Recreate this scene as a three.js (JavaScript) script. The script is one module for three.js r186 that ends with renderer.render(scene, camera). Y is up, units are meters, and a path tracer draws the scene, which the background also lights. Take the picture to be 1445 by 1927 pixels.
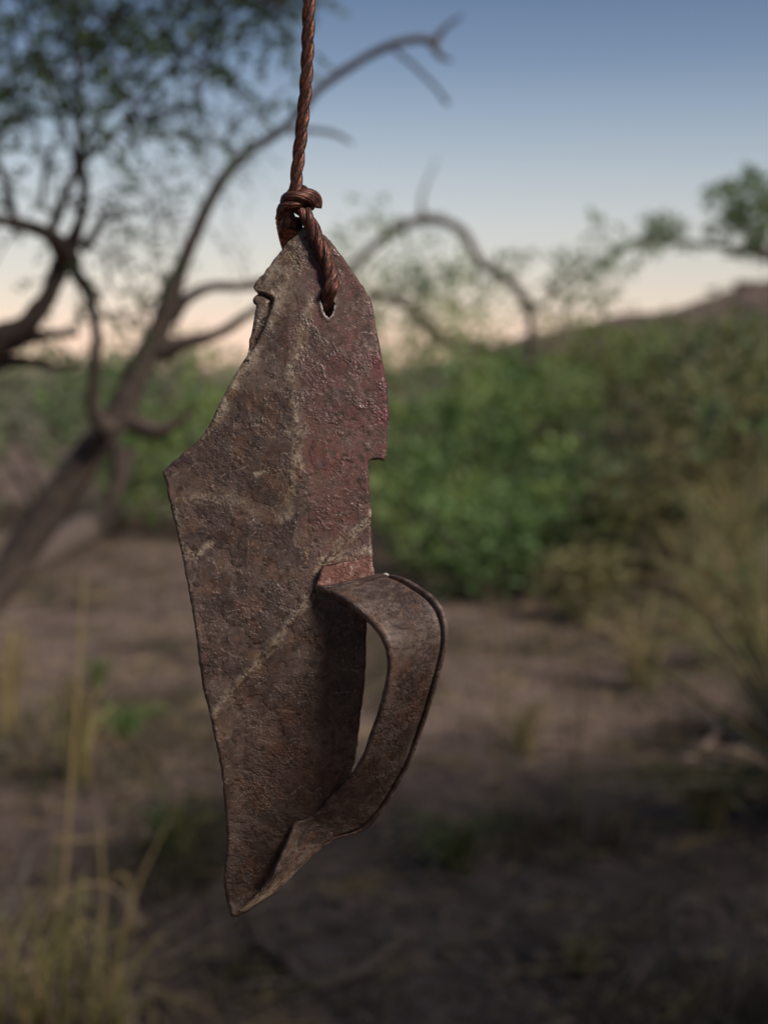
import * as THREE from 'three';
import { mergeGeometries } from 'three/addons/utils/BufferGeometryUtils.js';

// ------------------------------------------------------------------ camera, sky, sun, exposure
const scene = new THREE.Scene();
const W0 = 1445, H0 = 1927;                       // frame in which distances on the hanging thing were measured
const FOV = 40, EYE = 0.95, FOCUS = 0.41;
const F = H0 / 2 / Math.tan(THREE.MathUtils.degToRad(FOV / 2));
const PITCH = Math.atan(275 / F);
const camera = new THREE.PerspectiveCamera(FOV, W0 / H0, 0.02, 900);
camera.position.set(0, EYE, FOCUS);
camera.rotation.set(-PITCH, 0, 0);
camera.focus = FOCUS + 0.002;
camera.userData.fStop = 9.4;
camera.updateMatrixWorld(true);
scene.add(camera);

const smooth = (a, b, x) => { const t = Math.min(1, Math.max(0, (x - a) / (b - a))); return t * t * (3 - 2 * t); };
const lerp = (a, b, t) => a + (b - a) * t;
function ramp(stops, x) {
  if (x <= stops[0][0]) return stops[0][1];
  for (let i = 1; i < stops.length; i++) if (x <= stops[i][0]) {
    const t = (x - stops[i - 1][0]) / (stops[i][0] - stops[i - 1][0]);
    return stops[i - 1][1].map((c, k) => lerp(c, stops[i][1][k], t));
  }
  return stops[stops.length - 1][1];
}
const SKY = [
  [-90, [0.10, 0.08, 0.07]], [-2, [0.42, 0.29, 0.21]], [0, [0.94, 0.64, 0.49]], [1.2, [0.90, 0.66, 0.51]], [2.6, [0.75, 0.65, 0.54]], [4, [0.64, 0.62, 0.565]], [6, [0.53, 0.56, 0.57]],
  [8, [0.40, 0.465, 0.525]], [10, [0.28, 0.36, 0.465]], [12, [0.185, 0.26, 0.385]], [15, [0.108, 0.172, 0.29]], [22, [0.075, 0.125, 0.235]], [45, [0.052, 0.088, 0.18]], [90, [0.04, 0.07, 0.15]],
];
{
  const w = 1024, h = 512, d = new Float32Array(w * h * 4);
  for (let j = 0; j < h; j++) for (let i = 0; i < w; i++) {
    const e = ((j + 0.5) / h - 0.5) * 180, th = ((i + 0.5) / w - 0.5) * Math.PI * 2;   // th = atan2(z, x)
    const c = ramp(SKY, e);
    const glow = Math.cos(th - (-Math.PI / 2 - 0.75));                                // afterglow a little left of where the camera looks
    const k = 0.86 + 0.36 * glow * (1 - smooth(20, 70, Math.abs(e)));
    for (let n = 0; n < 3; n++) d[(j * w + i) * 4 + n] = c[n] * k;
    d[(j * w + i) * 4 + 3] = 1;
  }
  const sky = new THREE.DataTexture(d, w, h, THREE.RGBAFormat, THREE.FloatType);
  sky.mapping = THREE.EquirectangularReflectionMapping;
  sky.magFilter = THREE.LinearFilter; sky.minFilter = THREE.LinearFilter; sky.needsUpdate = true;
  scene.background = sky; scene.environment = sky;
}
const sun = new THREE.DirectionalLight(new THREE.Color(1.0, 0.90, 0.80), 4.3);
sun.position.set(3.3, 5.4, 2.7);
sun.target.position.set(0, 0.8, 0);
sun.castShadow = true; sun.shadow.radius = 22; sun.shadow.mapSize.set(2048, 2048);
Object.assign(sun.shadow.camera, { left: -8, right: 8, top: 8, bottom: -8, near: 0.1, far: 40 });
scene.add(sun, sun.target);

const renderer = new THREE.WebGLRenderer({ antialias: true });
renderer.toneMapping = THREE.LinearToneMapping;
renderer.toneMappingExposure = 1.0;
renderer.shadowMap.enabled = true; renderer.shadowMap.type = THREE.PCFSoftShadowMap;
renderer.setSize(767, 1024);

// ------------------------------------------------------------------ helpers
let seed = 12345;
const rnd = () => { seed = (seed + 0x6D2B79F5) | 0; let t = Math.imul(seed ^ (seed >>> 15), 1 | seed); t = (t + Math.imul(t ^ (t >>> 7), 61 | t)) ^ t; return ((t ^ (t >>> 14)) >>> 0) / 4294967296; };
const rr = (a, b) => a + (b - a) * rnd();
const reseed = (s) => { seed = s | 0; };
const hash = (x, y, s) => { let n = Math.imul(x, 374761393) + Math.imul(y, 668265263) + Math.imul(s, 1442695041); n = Math.imul(n ^ (n >>> 13), 1274126177); return ((n ^ (n >>> 16)) >>> 0) / 4294967296; };
function vnoise(x, y, s) {
  const xi = Math.floor(x), yi = Math.floor(y), fx = x - xi, fy = y - yi, u = fx * fx * (3 - 2 * fx), v = fy * fy * (3 - 2 * fy);
  const a = hash(xi, yi, s), b = hash(xi + 1, yi, s), c = hash(xi, yi + 1, s), d = hash(xi + 1, yi + 1, s);
  return a + (b - a) * u + (c - a) * v + (a - b - c + d) * u * v;
}
function fbm(x, y, o, s) { let a = 0.5, t = 0, n = 0; for (let i = 0; i < o; i++) { t += a * vnoise(x, y, s + i * 17); n += a; x = x * 2.03 + 7.1; y = y * 2.03 + 3.7; a *= 0.5; } return t / n; }
const V = (x, y, z) => new THREE.Vector3(x, y, z);
const taken = {};
const numbered = (n) => { taken[n] = (taken[n] || 0) + 1; return taken[n] === 1 ? n : `${n}_${String(taken[n] - 1).padStart(3, '0')}`; };
function thing(name, label, category, pos, group) {
  const o = new THREE.Group(); o.name = numbered(name); if (pos) o.position.copy(pos);
  o.userData = { label, category }; if (group) o.userData.group = group;
  scene.add(o); return o;
}
function part(name, geo, mat, parent) {
  const m = new THREE.Mesh(geo, mat); m.name = name; m.castShadow = m.receiveShadow = true; parent.add(m); return m;
}
// a point of the place at a given distance along the camera's axis, for surveying from the measured frame
const CP = camera.position.clone(), CX = V(1, 0, 0), CY = V(0, Math.cos(PITCH), -Math.sin(PITCH)), CZ = V(0, Math.sin(PITCH), Math.cos(PITCH));
const at = (px, py, D) => CP.clone().addScaledVector(CX, (px - W0 / 2) / F * D).addScaledVector(CY, -(py - H0 / 2) / F * D).addScaledVector(CZ, -D);
function texture(w, h, fn, srgb) {
  const d = new Uint8Array(w * h * 4);
  for (let j = 0; j < h; j++) for (let i = 0; i < w; i++) { const c = fn(i / w, j / h, i, j), k = (j * w + i) * 4; for (let n = 0; n < 3; n++) d[k + n] = Math.max(0, Math.min(255, c[n] * 255)); d[k + 3] = 255; }
  const t = new THREE.DataTexture(d, w, h, THREE.RGBAFormat);
  t.magFilter = THREE.LinearFilter; t.minFilter = THREE.LinearMipmapLinearFilter; t.generateMipmaps = true; t.wrapS = t.wrapT = THREE.RepeatWrapping;
  if (srgb) t.colorSpace = THREE.SRGBColorSpace; t.needsUpdate = true; return t;
}
const toS = (c) => (c <= 0.0031308 ? c * 12.92 : 1.055 * Math.pow(c, 1 / 2.4) - 0.055);
const S3 = (c) => c.map(toS);
const mix3 = (a, b, t) => [lerp(a[0], b[0], t), lerp(a[1], b[1], t), lerp(a[2], b[2], t)];

// tapered tube with a knobbly section along points [{p:Vector3, r}]
function limb(pts, sides = 9, per = 8, bump = 0.1, sd = 1) {
  const curve = new THREE.CatmullRomCurve3(pts.map((q) => q.p), false, 'centripetal');
  const n = (pts.length - 1) * per, pos = [], nor = [], uv = [], idx = [];
  let up = V(0.3, 0.2, 1).normalize(), L = 0, last = null;
  for (let i = 0; i <= n; i++) {
    const u = i / n, p = curve.getPoint(u), t = curve.getTangent(u);
    if (last) L += p.distanceTo(last); last = p;
    const f = u * (pts.length - 1), k = Math.min(pts.length - 2, Math.floor(f)), r = lerp(pts[k].r, pts[k + 1].r, f - k);
    const a = up.clone().addScaledVector(t, -up.dot(t)).normalize(), b = t.clone().cross(a); up = a;
    for (let j = 0; j <= sides; j++) {
      const th = (j % sides) / sides * Math.PI * 2, q = r * (1 + bump * (vnoise(th * 1.3 + sd, L / (r * 3 + 0.004), sd) - 0.5) * 2);
      const d = a.clone().multiplyScalar(Math.cos(th)).addScaledVector(b, Math.sin(th));
      pos.push(p.x + d.x * q, p.y + d.y * q, p.z + d.z * q); nor.push(d.x, d.y, d.z); uv.push(j / sides * 0.4, L);
    }
  }
  for (let i = 0; i < n; i++) for (let j = 0; j < sides; j++) { const a = i * (sides + 1) + j, b = a + sides + 1; idx.push(a, a + 1, b, b, a + 1, b + 1); }
  for (const [row, dir] of [[0, -1], [n, 1]]) {
    const c = pos.length / 3, p = curve.getPoint(row / n), t = curve.getTangent(row / n).multiplyScalar(dir);
    pos.push(p.x, p.y, p.z); nor.push(t.x, t.y, t.z); uv.push(0, 0);
    for (let j = 0; j < sides; j++) { const a = row * (sides + 1) + j; dir > 0 ? idx.push(a, a + 1, c) : idx.push(a + 1, a, c); }
  }
  return geom(pos, nor, uv, idx);
}
function geom(pos, nor, uv, idx) {
  const g = new THREE.BufferGeometry();
  g.setAttribute('position', new THREE.Float32BufferAttribute(pos, 3));
  if (nor) g.setAttribute('normal', new THREE.Float32BufferAttribute(nor, 3));
  g.setAttribute('uv', new THREE.Float32BufferAttribute(uv, 2));
  g.setIndex(idx); if (!nor) g.computeVertexNormals(); return g;
}
// collects leaf-shaped faces (a folded kite of four triangles) into one crown
class Leaves {
  constructor() { this.p = []; this.uv = []; this.i = []; this.c = []; }
  add(o, dir, len, wid, tone) {
    const d = dir.clone().normalize(), s = V(rr(-1, 1), rr(-1, 1), rr(-1, 1)).cross(d).normalize(), up = d.clone().cross(s).multiplyScalar(wid * 0.22), k = this.p.length / 3;
    const mid = o.clone().addScaledVector(d, len * 0.45), tip = o.clone().addScaledVector(d, len).addScaledVector(up, -0.8);
    for (const q of [o, mid.clone().addScaledVector(s, wid / 2).add(up), tip, mid.clone().addScaledVector(s, -wid / 2).add(up), mid]) { this.p.push(q.x, q.y, q.z); this.uv.push(0, 0); this.c.push(...tone); }
    this.i.push(k, k + 1, k + 4, k + 1, k + 2, k + 4, k + 2, k + 3, k + 4, k + 3, k, k + 4);
  }
  build() { const g = geom(this.p, null, this.uv, this.i); g.setAttribute('color', new THREE.Float32BufferAttribute(this.c, 3)); return g; }
}

// ------------------------------------------------------------------ shared materials
const barkTex = texture(128, 256, (u, v) => { const n = fbm(u * 12, v * 5, 4, 3), c = vnoise(u * 22, v * 6, 9); return S3(mix3([0.050, 0.037, 0.031], [0.165, 0.126, 0.108], n * 0.75 + c * 0.25)); }, true);
barkTex.repeat.set(2.5, 5);
const barkBump = texture(128, 256, (u, v) => { const n = 0.6 * fbm(u * 16, v * 6, 4, 5) + 0.4 * Math.abs(vnoise(u * 20, v * 5, 8) - 0.5) * 2; return [n, n, n]; });
barkBump.repeat.set(2.5, 5);
const M = {
  bark: new THREE.MeshStandardMaterial({ map: barkTex, bumpMap: barkBump, bumpScale: 0.006, roughness: 0.95 }),
  deadWood: new THREE.MeshStandardMaterial({ map: barkTex, color: new THREE.Color(1.9, 1.8, 1.7), bumpMap: barkBump, bumpScale: 0.004, roughness: 0.95 }),
  leaf: new THREE.MeshPhysicalMaterial({ vertexColors: true, color: 0xffffff, roughness: 0.75, transmission: 0.45, thickness: 0, side: THREE.DoubleSide }),
  grass: new THREE.MeshPhysicalMaterial({ vertexColors: true, color: 0xffffff, roughness: 0.8, transmission: 0.2, thickness: 0, side: THREE.DoubleSide }),
};
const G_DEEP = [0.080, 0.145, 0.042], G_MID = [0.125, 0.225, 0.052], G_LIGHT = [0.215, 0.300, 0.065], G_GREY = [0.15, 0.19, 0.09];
const STRAW = [0.36, 0.275, 0.13], OLIVE = [0.20, 0.185, 0.055];
const tint = (c, a = 0.25) => { const k = 1 + rr(-a, a); return [c[0] * k * rr(0.9, 1.1), c[1] * k, c[2] * k * rr(0.85, 1.15)]; };

// ------------------------------------------------------------------ the setting: ground and hillside
function groundH(x, z) {
  const d = -z;
  let h = 0.05 * (fbm(x * 1.1 + 9, z * 1.1, 3, 41) - 0.5) + 0.012 * (fbm(x * 9, z * 9, 3, 43) - 0.5);
  h += 1.75 * smooth(0.8, 6.5, x) * smooth(7, 21, d) * (0.8 + 0.4 * fbm(x * 0.25, z * 0.25, 3, 45));
  h += 0.42 * smooth(0.55, 1.7, x - 0.03 * d) * smooth(2.2, 5.0, d);
  h += 0.35 * smooth(8, 16, d) * smooth(1.0, -4, x) * 0.6;
  h -= 1.2 * smooth(40, 200, d);
  return h;
}
const onGround = (px, py) => {                                   // where a line of sight meets the ground
  const dir = at(px, py, 1).sub(CP); let t = 1;
  for (let k = 0; k < 4000; k++) { const p = CP.clone().addScaledVector(dir, t); if (p.y <= groundH(p.x, p.z)) return p; t += 0.01; }
  return CP.clone().addScaledVector(dir, t);
};
{
  const nx = 240, nz = 320, pos = [], uv = [], idx = [];
  const sx = (u) => Math.sinh(u * 6.2) / Math.sinh(6.2) * 320, sz = (v) => 4 - (Math.sinh(v * 6.0) / Math.sinh(6.0)) * 420;
  for (let j = 0; j <= nz; j++) for (let i = 0; i <= nx; i++) {
    const x = sx(i / nx * 2 - 1), z = sz(j / nz); pos.push(x, groundH(x, z), z); uv.push(x, z);
  }
  for (let j = 0; j < nz; j++) for (let i = 0; i < nx; i++) { const a = j * (nx + 1) + i, b = a + nx + 1; idx.push(a, a + 1, b, b, a + 1, b + 1); }
  const soil = texture(1024, 1024, (u, v) => {
    const P = 8, w = (f, s, o) => { // tileable by blending
      const x = u * f, y = v * f, a = fbm(x, y, o, s), b = fbm(x - f, y, o, s), c = fbm(x, y - f, o, s), e = fbm(x - f, y - f, o, s); return lerp(lerp(a, b, u), lerp(c, e, u), v); };
    const big = w(5, 71, 4), fine = w(60, 73, 3), peb = w(130, 75, 1);
    let c = mix3([0.058, 0.037, 0.029], [0.235, 0.162, 0.134], smooth(0.36, 0.64, big) * 0.6 + fine * 0.4);
    c = mix3(c, [0.05, 0.038, 0.03], smooth(0.60, 0.72, w(28, 79, 3)) * 0.7);
    c = mix3(c, [0.26, 0.21, 0.17], smooth(0.74, 0.82, peb) * 0.6);
    return S3(c);
  }, true);
  soil.repeat.set(0.7, 0.7);
  const sb = texture(512, 512, (u, v, i, j) => { const n = 0.5 * vnoise(i / 4, j / 4, 81) + 0.3 * vnoise(i / 9, j / 9, 82) + 0.2 * hash(i, j, 83); return [n, n, n]; });
  sb.repeat.set(1.4, 1.4);
  const g = new THREE.Mesh(geom(pos, null, uv, idx), new THREE.MeshStandardMaterial({ map: soil, bumpMap: sb, bumpScale: 0.02, roughness: 0.97 }));
  g.name = 'ground'; g.userData = { kind: 'structure', label: 'bare reddish brown desert soil sloping up to a hill on the right', category: 'ground' };
  g.castShadow = g.receiveShadow = true; scene.add(g);
}

// ------------------------------------------------------------------ the hanging scrap of sheet metal (local axes: 1 unit of the measured frame = PX metres)
const PX = FOCUS / F;
const LX = (px, z = 0) => (px - W0 / 2) * (1 - z / F) * PX, LY = (py, z = 0) => -(py - H0 / 2) * (1 - z / F) * PX, LZ = (z) => z * PX;
const LP = (px, py, z = 0) => V(LX(px, z), LY(py, z), LZ(z));
const OUT = [[575, 424], [558, 441], [541, 458], [528, 473], [513, 492], [500, 510], [489, 522], [480, 532], [477, 541], [480, 549], [485, 553], [480, 557], [476, 563], [477, 569], [483, 575], [480, 590], [477, 606], [474, 622], [471, 638], [469, 652], [466, 666], [456, 683], [443, 703], [430, 728], [416, 753], [405, 777], [396, 796], [387, 811], [376, 826], [363, 838], [350, 848], [336, 861], [322, 873], [306, 887], [309, 900], [314, 915], [319, 942], [327, 976], [335, 1010], [343, 1045], [353, 1098], [362, 1147], [369, 1195], [375, 1245], [381, 1289], [391, 1330], [400, 1367], [408, 1405], [417, 1450], [422, 1505], [427, 1558], [428, 1594], [423, 1618], [421, 1640], [422, 1671], [426, 1692], [431, 1710], [435, 1725], [446, 1726], [463, 1718], [491, 1699], [509, 1688], [524, 1677], [546, 1655], [568, 1630], [593, 1603], [626, 1580], [640, 1530], [653, 1485], [665, 1442], [673, 1400], [679, 1345], [685, 1300], [688, 1262], [689, 1220], [690, 1181], [696, 1120], [701, 1068], [701, 1035], [700, 1008], [698, 962], [695, 912], [692, 872], [697, 866], [712, 864], [721, 869], [726, 858], [729, 830], [732, 779], [729, 730], [722, 690], [713, 645], [709, 625], [702, 585], [697, 562], [684, 541], [672, 522], [661, 506], [649, 489], [637, 472], [622, 452], [604, 438], [590, 430]];
const HOLE = [[606, 553], [604, 560], [605, 570], [608, 582], [612, 593], [619, 599], [625, 592], [628, 579], [628, 566], [628, 557], [622, 550], [613, 549]];
const CRACK = [[484, 553], [497, 555], [512, 564], [508, 580], [502, 596], [495, 612], [487, 630], [479, 648], [471, 660]];
const CREASE = [[380, 1372], [402, 1342], [450, 1285], [500, 1228], [545, 1172], [590, 1108], [612, 1062], [650, 1015], [700, 968]];
const RIDGE = [[572, 424], [560, 520], [545, 620], [545, 700], [556, 790], [566, 880], [566, 960], [572, 1030], [584, 1090]];
function distPoly(x, y, poly, closed) {
  let best = 1e9, side = 0, bx = 0, by = 0;
  for (let i = 0, n = poly.length; i < (closed ? n : n - 1); i++) {
    const a = poly[i], b = poly[(i + 1) % n], dx = b[0] - a[0], dy = b[1] - a[1];
    let t = ((x - a[0]) * dx + (y - a[1]) * dy) / (dx * dx + dy * dy); t = Math.max(0, Math.min(1, t));
    const qx = a[0] + dx * t, qy = a[1] + dy * t, d = (x - qx) ** 2 + (y - qy) ** 2;
    if (d < best - 1e-9) { best = d; side = (x - a[0]) * dy - (y - a[1]) * dx; bx = qx; by = qy; }
  }
  return { d: Math.sqrt(best), side, bx, by };
}
const inside = (x, y, poly) => { let c = false; for (let i = 0, j = poly.length - 1; i < poly.length; j = i++) { const a = poly[i], b = poly[j]; if ((a[1] > y) !== (b[1] > y) && x < (b[0] - a[0]) * (y - a[1]) / (b[1] - a[1]) + a[0]) c = !c; } return c; };
function rough(poly, step, amp, s) {                               // a traced edge with the nibbled look of corroded metal
  const o = []; let L = 0;
  for (let i = 0; i < poly.length; i++) {
    const a = poly[i], b = poly[(i + 1) % poly.length], l = Math.hypot(b[0] - a[0], b[1] - a[1]), n = Math.max(1, Math.round(l / step));
    for (let k = 0; k < n; k++) { const t = k / n, q = (fbm((L + l * t) / 11, 1.5, 3, s) - 0.5) * 2 * amp; o.push([lerp(a[0], b[0], t) - (b[1] - a[1]) / l * q, lerp(a[1], b[1], t) + (b[0] - a[0]) / l * q]); }
    L += l;
  }
  return o;
}
const OUTR = rough(OUT, 4, 2.0, 301), HOLER = rough(HOLE, 3, 1.6, 303);
const lineX = (poly, y) => { for (let i = 1; i < poly.length; i++) if (y <= poly[i][1]) return lerp(poly[i - 1][0], poly[i][0], Math.max(0, (y - poly[i - 1][1]) / (poly[i][1] - poly[i - 1][1]))); return poly[poly.length - 1][0]; };
const lineY = (poly, x) => { for (let i = 1; i < poly.length; i++) if (x <= poly[i][0]) return lerp(poly[i - 1][1], poly[i][1], Math.max(0, (x - poly[i - 1][0]) / (poly[i][0] - poly[i - 1][0]))); return poly[poly.length - 1][1]; };
function plateZ(x, y) {                                            // bends, creases and dents of the sheet
  const xr = lineX(RIDGE, y), cy = lineY(CREASE, x), below = y - cy;
  let z = 0;
  const up = 1 - smooth(980, 1200, y);
  z -= 0.10 * Math.sqrt((x - xr) ** 2 + 60) * up * (x > xr ? 1.25 : 0.8);
  if (below > 0) z -= 0.10 * (Math.sqrt(below * below + 80) - 9);
  else z -= 0.03 * -below;
  z += 5.5 * Math.exp(-((below / 9) ** 2));                         // the raised welt along the diagonal crease
  z += 34 * smooth(480, 700, x) * smooth(-20, 160, below);          // the lower part curls forward at its right
  z += 26 * smooth(470, 380, x) * smooth(-60, 120, below) * smooth(1750, 1500, y);
  z += 5 * (fbm(x / 90, y / 90, 3, 311) - 0.5) + 2.2 * (fbm(x / 24, y / 24, 3, 313) - 0.5);
  z -= 0.00040 * Math.max(0, y - 1150) ** 2 + 0.00013 * Math.max(0, 1150 - y) ** 2;   // sheet bowed from top to bottom, a bend added to darken its lower part
  const fe = distPoly(x, y, [[434, 1725], [446, 1726], [524, 1677], [593, 1603], [626, 1580]], false).d;
  z += 10 * smooth(34, 4, fe);                                      // the turned lip along the bottom edge
  if (x < 530 && y > 545 && y < 680) {                               // torn strip on the left
    const c = distPoly(x, y, CRACK, false), left = y > 556 && x < lineX(CRACK.slice(2), y);
    z += left ? 5 * smooth(0, 14, c.d) - 2 : 3.5 * smooth(22, 2, c.d);
    z -= 11 * smooth(4.6, 0.8, c.d);
  }
  if (Math.abs(x - 616) < 60 && Math.abs(y - 570) < 60) { const h = distPoly(x, y, HOLER, true).d; z += 3.2 * smooth(9, 1, h) * (0.5 + vnoise(x / 4, y / 4, 317)); }
  return z;
}
// colour and relief of the corroded face, u and v running over the sheet
const BX0 = 290, BX1 = 750, BY0 = 410, BY1 = 1740, TW = 552, TH = 1596;
const blob = (x, y, cx, cy, rx, ry) => smooth(1.25, 0.3, Math.hypot((x - cx) / rx, (y - cy) / ry));
const streak = (x, y, poly, w) => { const d = distPoly(x, y, poly, false).d; return smooth(w, w * 0.15, d); };
const PALE = [[[[545, 462], [505, 515], [486, 540]], 34, 0.62], [[[565, 440], [545, 500], [525, 560], [500, 600]], 44, 0.45], [[[478, 655], [458, 695], [432, 740], [408, 790]], 22, 0.8], [[[408, 790], [385, 822]], 10, 0.8],
  [[[585, 560], [570, 640], [545, 690], [552, 760], [556, 800]], 16, 0.6], [[[515, 815], [550, 805], [580, 815]], 20, 0.6], [[[556, 830], [562, 880], [545, 930], [548, 960], [525, 975]], 15, 0.62],
  [[[480, 890], [555, 885]], 5, 0.75], [[[372, 932], [400, 935]], 14, 0.75], [[[335, 940], [420, 948]], 8, 0.4], [[[345, 1035], [372, 1045], [400, 1020]], 13, 0.7], [[[430, 935], [475, 960]], 18, 0.3],
  [[[395, 1350], [450, 1285], [500, 1228], [545, 1172], [590, 1108]], 15, 0.72], [[[598, 1075], [615, 1055], [650, 1015], [700, 968]], 14, 1.0], [[[610, 1052], [700, 1036]], 20, 0.6], [[[645, 715], [662, 735]], 5, 0.7], [[[690, 650], [705, 665]], 9, 0.5],
  [[[330, 960], [345, 1050], [358, 1120]], 10, 0.5], [[[605, 905], [640, 895]], 6, 0.35], [[[470, 1680], [500, 1662]], 7, 0.75], [[[454, 1714], [458, 1704]], 4, 1.0], [[[440, 1724], [463, 1716], [524, 1674], [568, 1626], [596, 1600]], 26, 0.8], [[[578, 610], [574, 660]], 6, 0.5], [[[640, 985], [660, 1000]], 6, 0.3]];  // the long bottom-edge streak also paints light caught on the worn lip
const DARK = [[430, 885, 60, 34], [395, 960, 24, 15], [408, 1010, 45, 20], [480, 930, 50, 30], [520, 845, 60, 28], [480, 1030, 60, 40], [420, 1150, 30, 40], [590, 640, 30, 40], [500, 1000, 30, 24], [530, 990, 18, 34]];
const RED = [[600, 860, 60, 50, 0.6], [635, 1000, 55, 60, 0.5], [520, 845, 34, 16, 0.5], [650, 640, 26, 24, 0.5], [640, 930, 40, 40, 0.4], [410, 1005, 30, 12, 0.5], [545, 885, 18, 10, 0.5], [665, 1060, 60, 26, 0.9], [395, 1240, 30, 60, 0.3], [600, 1130, 40, 80, 0.3], [560, 1420, 50, 70, 0.35]];
const CRIM = [[718, 690, 26, 50, 0.9], [722, 760, 20, 60, 0.95], [650, 690, 50, 60, 0.45], [716, 840, 20, 40, 0.6], [665, 780, 60, 50, 0.35], [660, 900, 50, 60, 0.3], [680, 625, 30, 40, 0.4]];
function rustColour(x, y) {
  const wx = x + 14 * (fbm(x / 22, y / 22, 3, 401) - 0.5), wy = y + 14 * (fbm(x / 22, y / 22, 3, 403) - 0.5);
  const big = fbm(x / 70, y / 70, 4, 405), mid = fbm(x / 16, y / 16, 4, 407), fine = fbm(x / 3.2, y / 3.2, 2, 409), grit = vnoise(x / 1.3, y / 1.3, 411);
  let c = mix3([0.072, 0.044, 0.035], [0.172, 0.120, 0.100], smooth(0.3, 0.72, big * 0.55 + mid * 0.45));
  c = mix3(c, [0.165, 0.078, 0.040], smooth(0.54, 0.66, fbm(x / 30, y / 30, 4, 413)) * 0.5);
  const right = smooth(-14, 30, wx - lineX(RIDGE, Math.min(1090, wy))) * smooth(1130, 1010, wy);
  c = mix3(c, [0.150, 0.064, 0.058], right * (0.30 + 0.6 * smooth(0.42, 0.50, fbm(x / 20, y / 20, 4, 437))));
  const crust = scaleAt(x, y); c = mix3(mix3(c, [0.150, 0.092, 0.070], 0.22), mix3(c, [0.066, 0.044, 0.039], 0.32), crust);
  let r = 0; for (const [a, b, p, q, k] of RED) if (Math.abs(x - a) < p * 1.5 && Math.abs(y - b) < q * 1.5) r = Math.max(r, k * blob(wx, wy, a, b, p, q) * smooth(0.3, 0.62, mid));
  c = mix3(c, [0.175, 0.062, 0.042], r * 0.8);
  r = 0; for (const [a, b, p, q, k] of CRIM) if (Math.abs(x - a) < p * 1.5 && Math.abs(y - b) < q * 1.5) r = Math.max(r, k * blob(wx, wy, a, b, p, q) * smooth(0.25, 0.6, mid + 0.05));
  c = mix3(c, [0.160, 0.038, 0.050], r * 0.75);
  r = 0; for (const [a, b, p, q] of DARK) if (Math.abs(x - a) < p * 1.5 && Math.abs(y - b) < q * 1.5) r = Math.max(r, blob(wx, wy, a, b, p, q) * smooth(0.36, 0.62, mid));
  c = mix3(c, [0.060, 0.036, 0.028], r * 0.7);
  c = mix3(c, [0.055, 0.035, 0.030], smooth(0.60, 0.74, fbm(x / 11, y / 11, 3, 415)) * 0.6);           // dark scabs
  { const cx = Math.floor(x / 26), cy = Math.floor(y / 26); let s = 0;                              // round corrosion pits
    for (let a = -1; a < 2; a++) for (let b = -1; b < 2; b++) { const h1 = hash(cx + a, cy + b, 441), h2 = hash(cx + a, cy + b, 443), h3 = hash(cx + a, cy + b, 445); if (h3 > 0.45) continue; s = Math.max(s, smooth(1, 0.35, Math.hypot(wx - (cx + a + h1) * 26, wy - (cy + b + h2) * 26) / (4 + 9 * h3))); }
    c = mix3(c, [0.050, 0.026, 0.020], s * 0.75 * smooth(0.25, 0.5, mid)); }
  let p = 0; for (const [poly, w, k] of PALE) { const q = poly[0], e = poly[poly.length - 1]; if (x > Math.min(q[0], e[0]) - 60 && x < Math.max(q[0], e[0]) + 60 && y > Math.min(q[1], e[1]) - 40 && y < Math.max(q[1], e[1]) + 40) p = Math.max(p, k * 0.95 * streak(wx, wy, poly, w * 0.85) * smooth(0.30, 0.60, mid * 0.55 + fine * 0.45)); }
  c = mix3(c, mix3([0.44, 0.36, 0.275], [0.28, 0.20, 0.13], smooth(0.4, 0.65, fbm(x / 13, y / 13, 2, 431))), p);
  { // fine scratches down to paler metal, each a few millimetres long
    const gx = Math.floor(x / 34), gy = Math.floor(y / 34); let q = 0;
    for (let a = -1; a < 2; a++) for (let b = -1; b < 2; b++) { if (hash(gx + a, gy + b, 451) > 0.34) continue; const ax = (gx + a + hash(gx + a, gy + b, 453)) * 34, ay = (gy + b + hash(gx + a, gy + b, 455)) * 34, t = -0.9 + 1.1 * hash(gx + a, gy + b, 457), l = 8 + 22 * hash(gx + a, gy + b, 459); q = Math.max(q, streak(x, y, [[ax, ay], [ax + Math.cos(t) * l, ay + Math.sin(t) * l]], 1.5)); }
    c = mix3(c, [0.36, 0.29, 0.24], q * 0.55 * smooth(0.45, 0.6, fine + 0.05)); }
  p = Math.max(streak(wx, wy, [[577, 1030], [578, 1040], [576, 1062]], 3.5), 0.8 * streak(wx, wy, [[440, 748], [446, 738]], 12), 0.6 * blob(wx, wy, 374, 1185, 4, 10)) * smooth(0.4, 0.6, fine);
  c = mix3(c, [0.32, 0.15, 0.065], p * 0.8);
  const h = Math.abs(x - 616) < 50 && Math.abs(y - 570) < 50 ? distPoly(x, y, HOLER, true).d : 99;
  c = mix3(c, [0.62, 0.62, 0.60], smooth(4.5, 1.0, h) * smooth(0.35, 0.55, vnoise(x / 4, y / 4, 317) + (y > 575 ? 0.25 : 0)));   // bare scraped metal round the hole
  c = mix3(c, [0.50, 0.46, 0.42], smooth(0.80, 0.96, vnoise(x / 1.9, y / 1.9, 417)) * smooth(0.44, 0.62, fbm(x / 34, y / 34, 3, 433)) * 0.55);   // mineral grains
  const k = 0.52 + 0.40 * fine + 0.26 * (grit - 0.5);
  return [c[0] * k, c[1] * k, c[2] * k];
}
const scaleAt = (x, y) => smooth(0.500, 0.535, fbm(x / 30 + 5, y / 30, 5, 435));        // where the crust still sits on the metal
const reliefAt = (x, y) => 0.42 + 0.30 * (scaleAt(x, y) - 0.5) + (0.25 + 1.1 * smooth(0.35, 0.65, fbm(x / 40, y / 40, 3, 427))) * (rawRelief(x, y) - 0.5);
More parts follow.
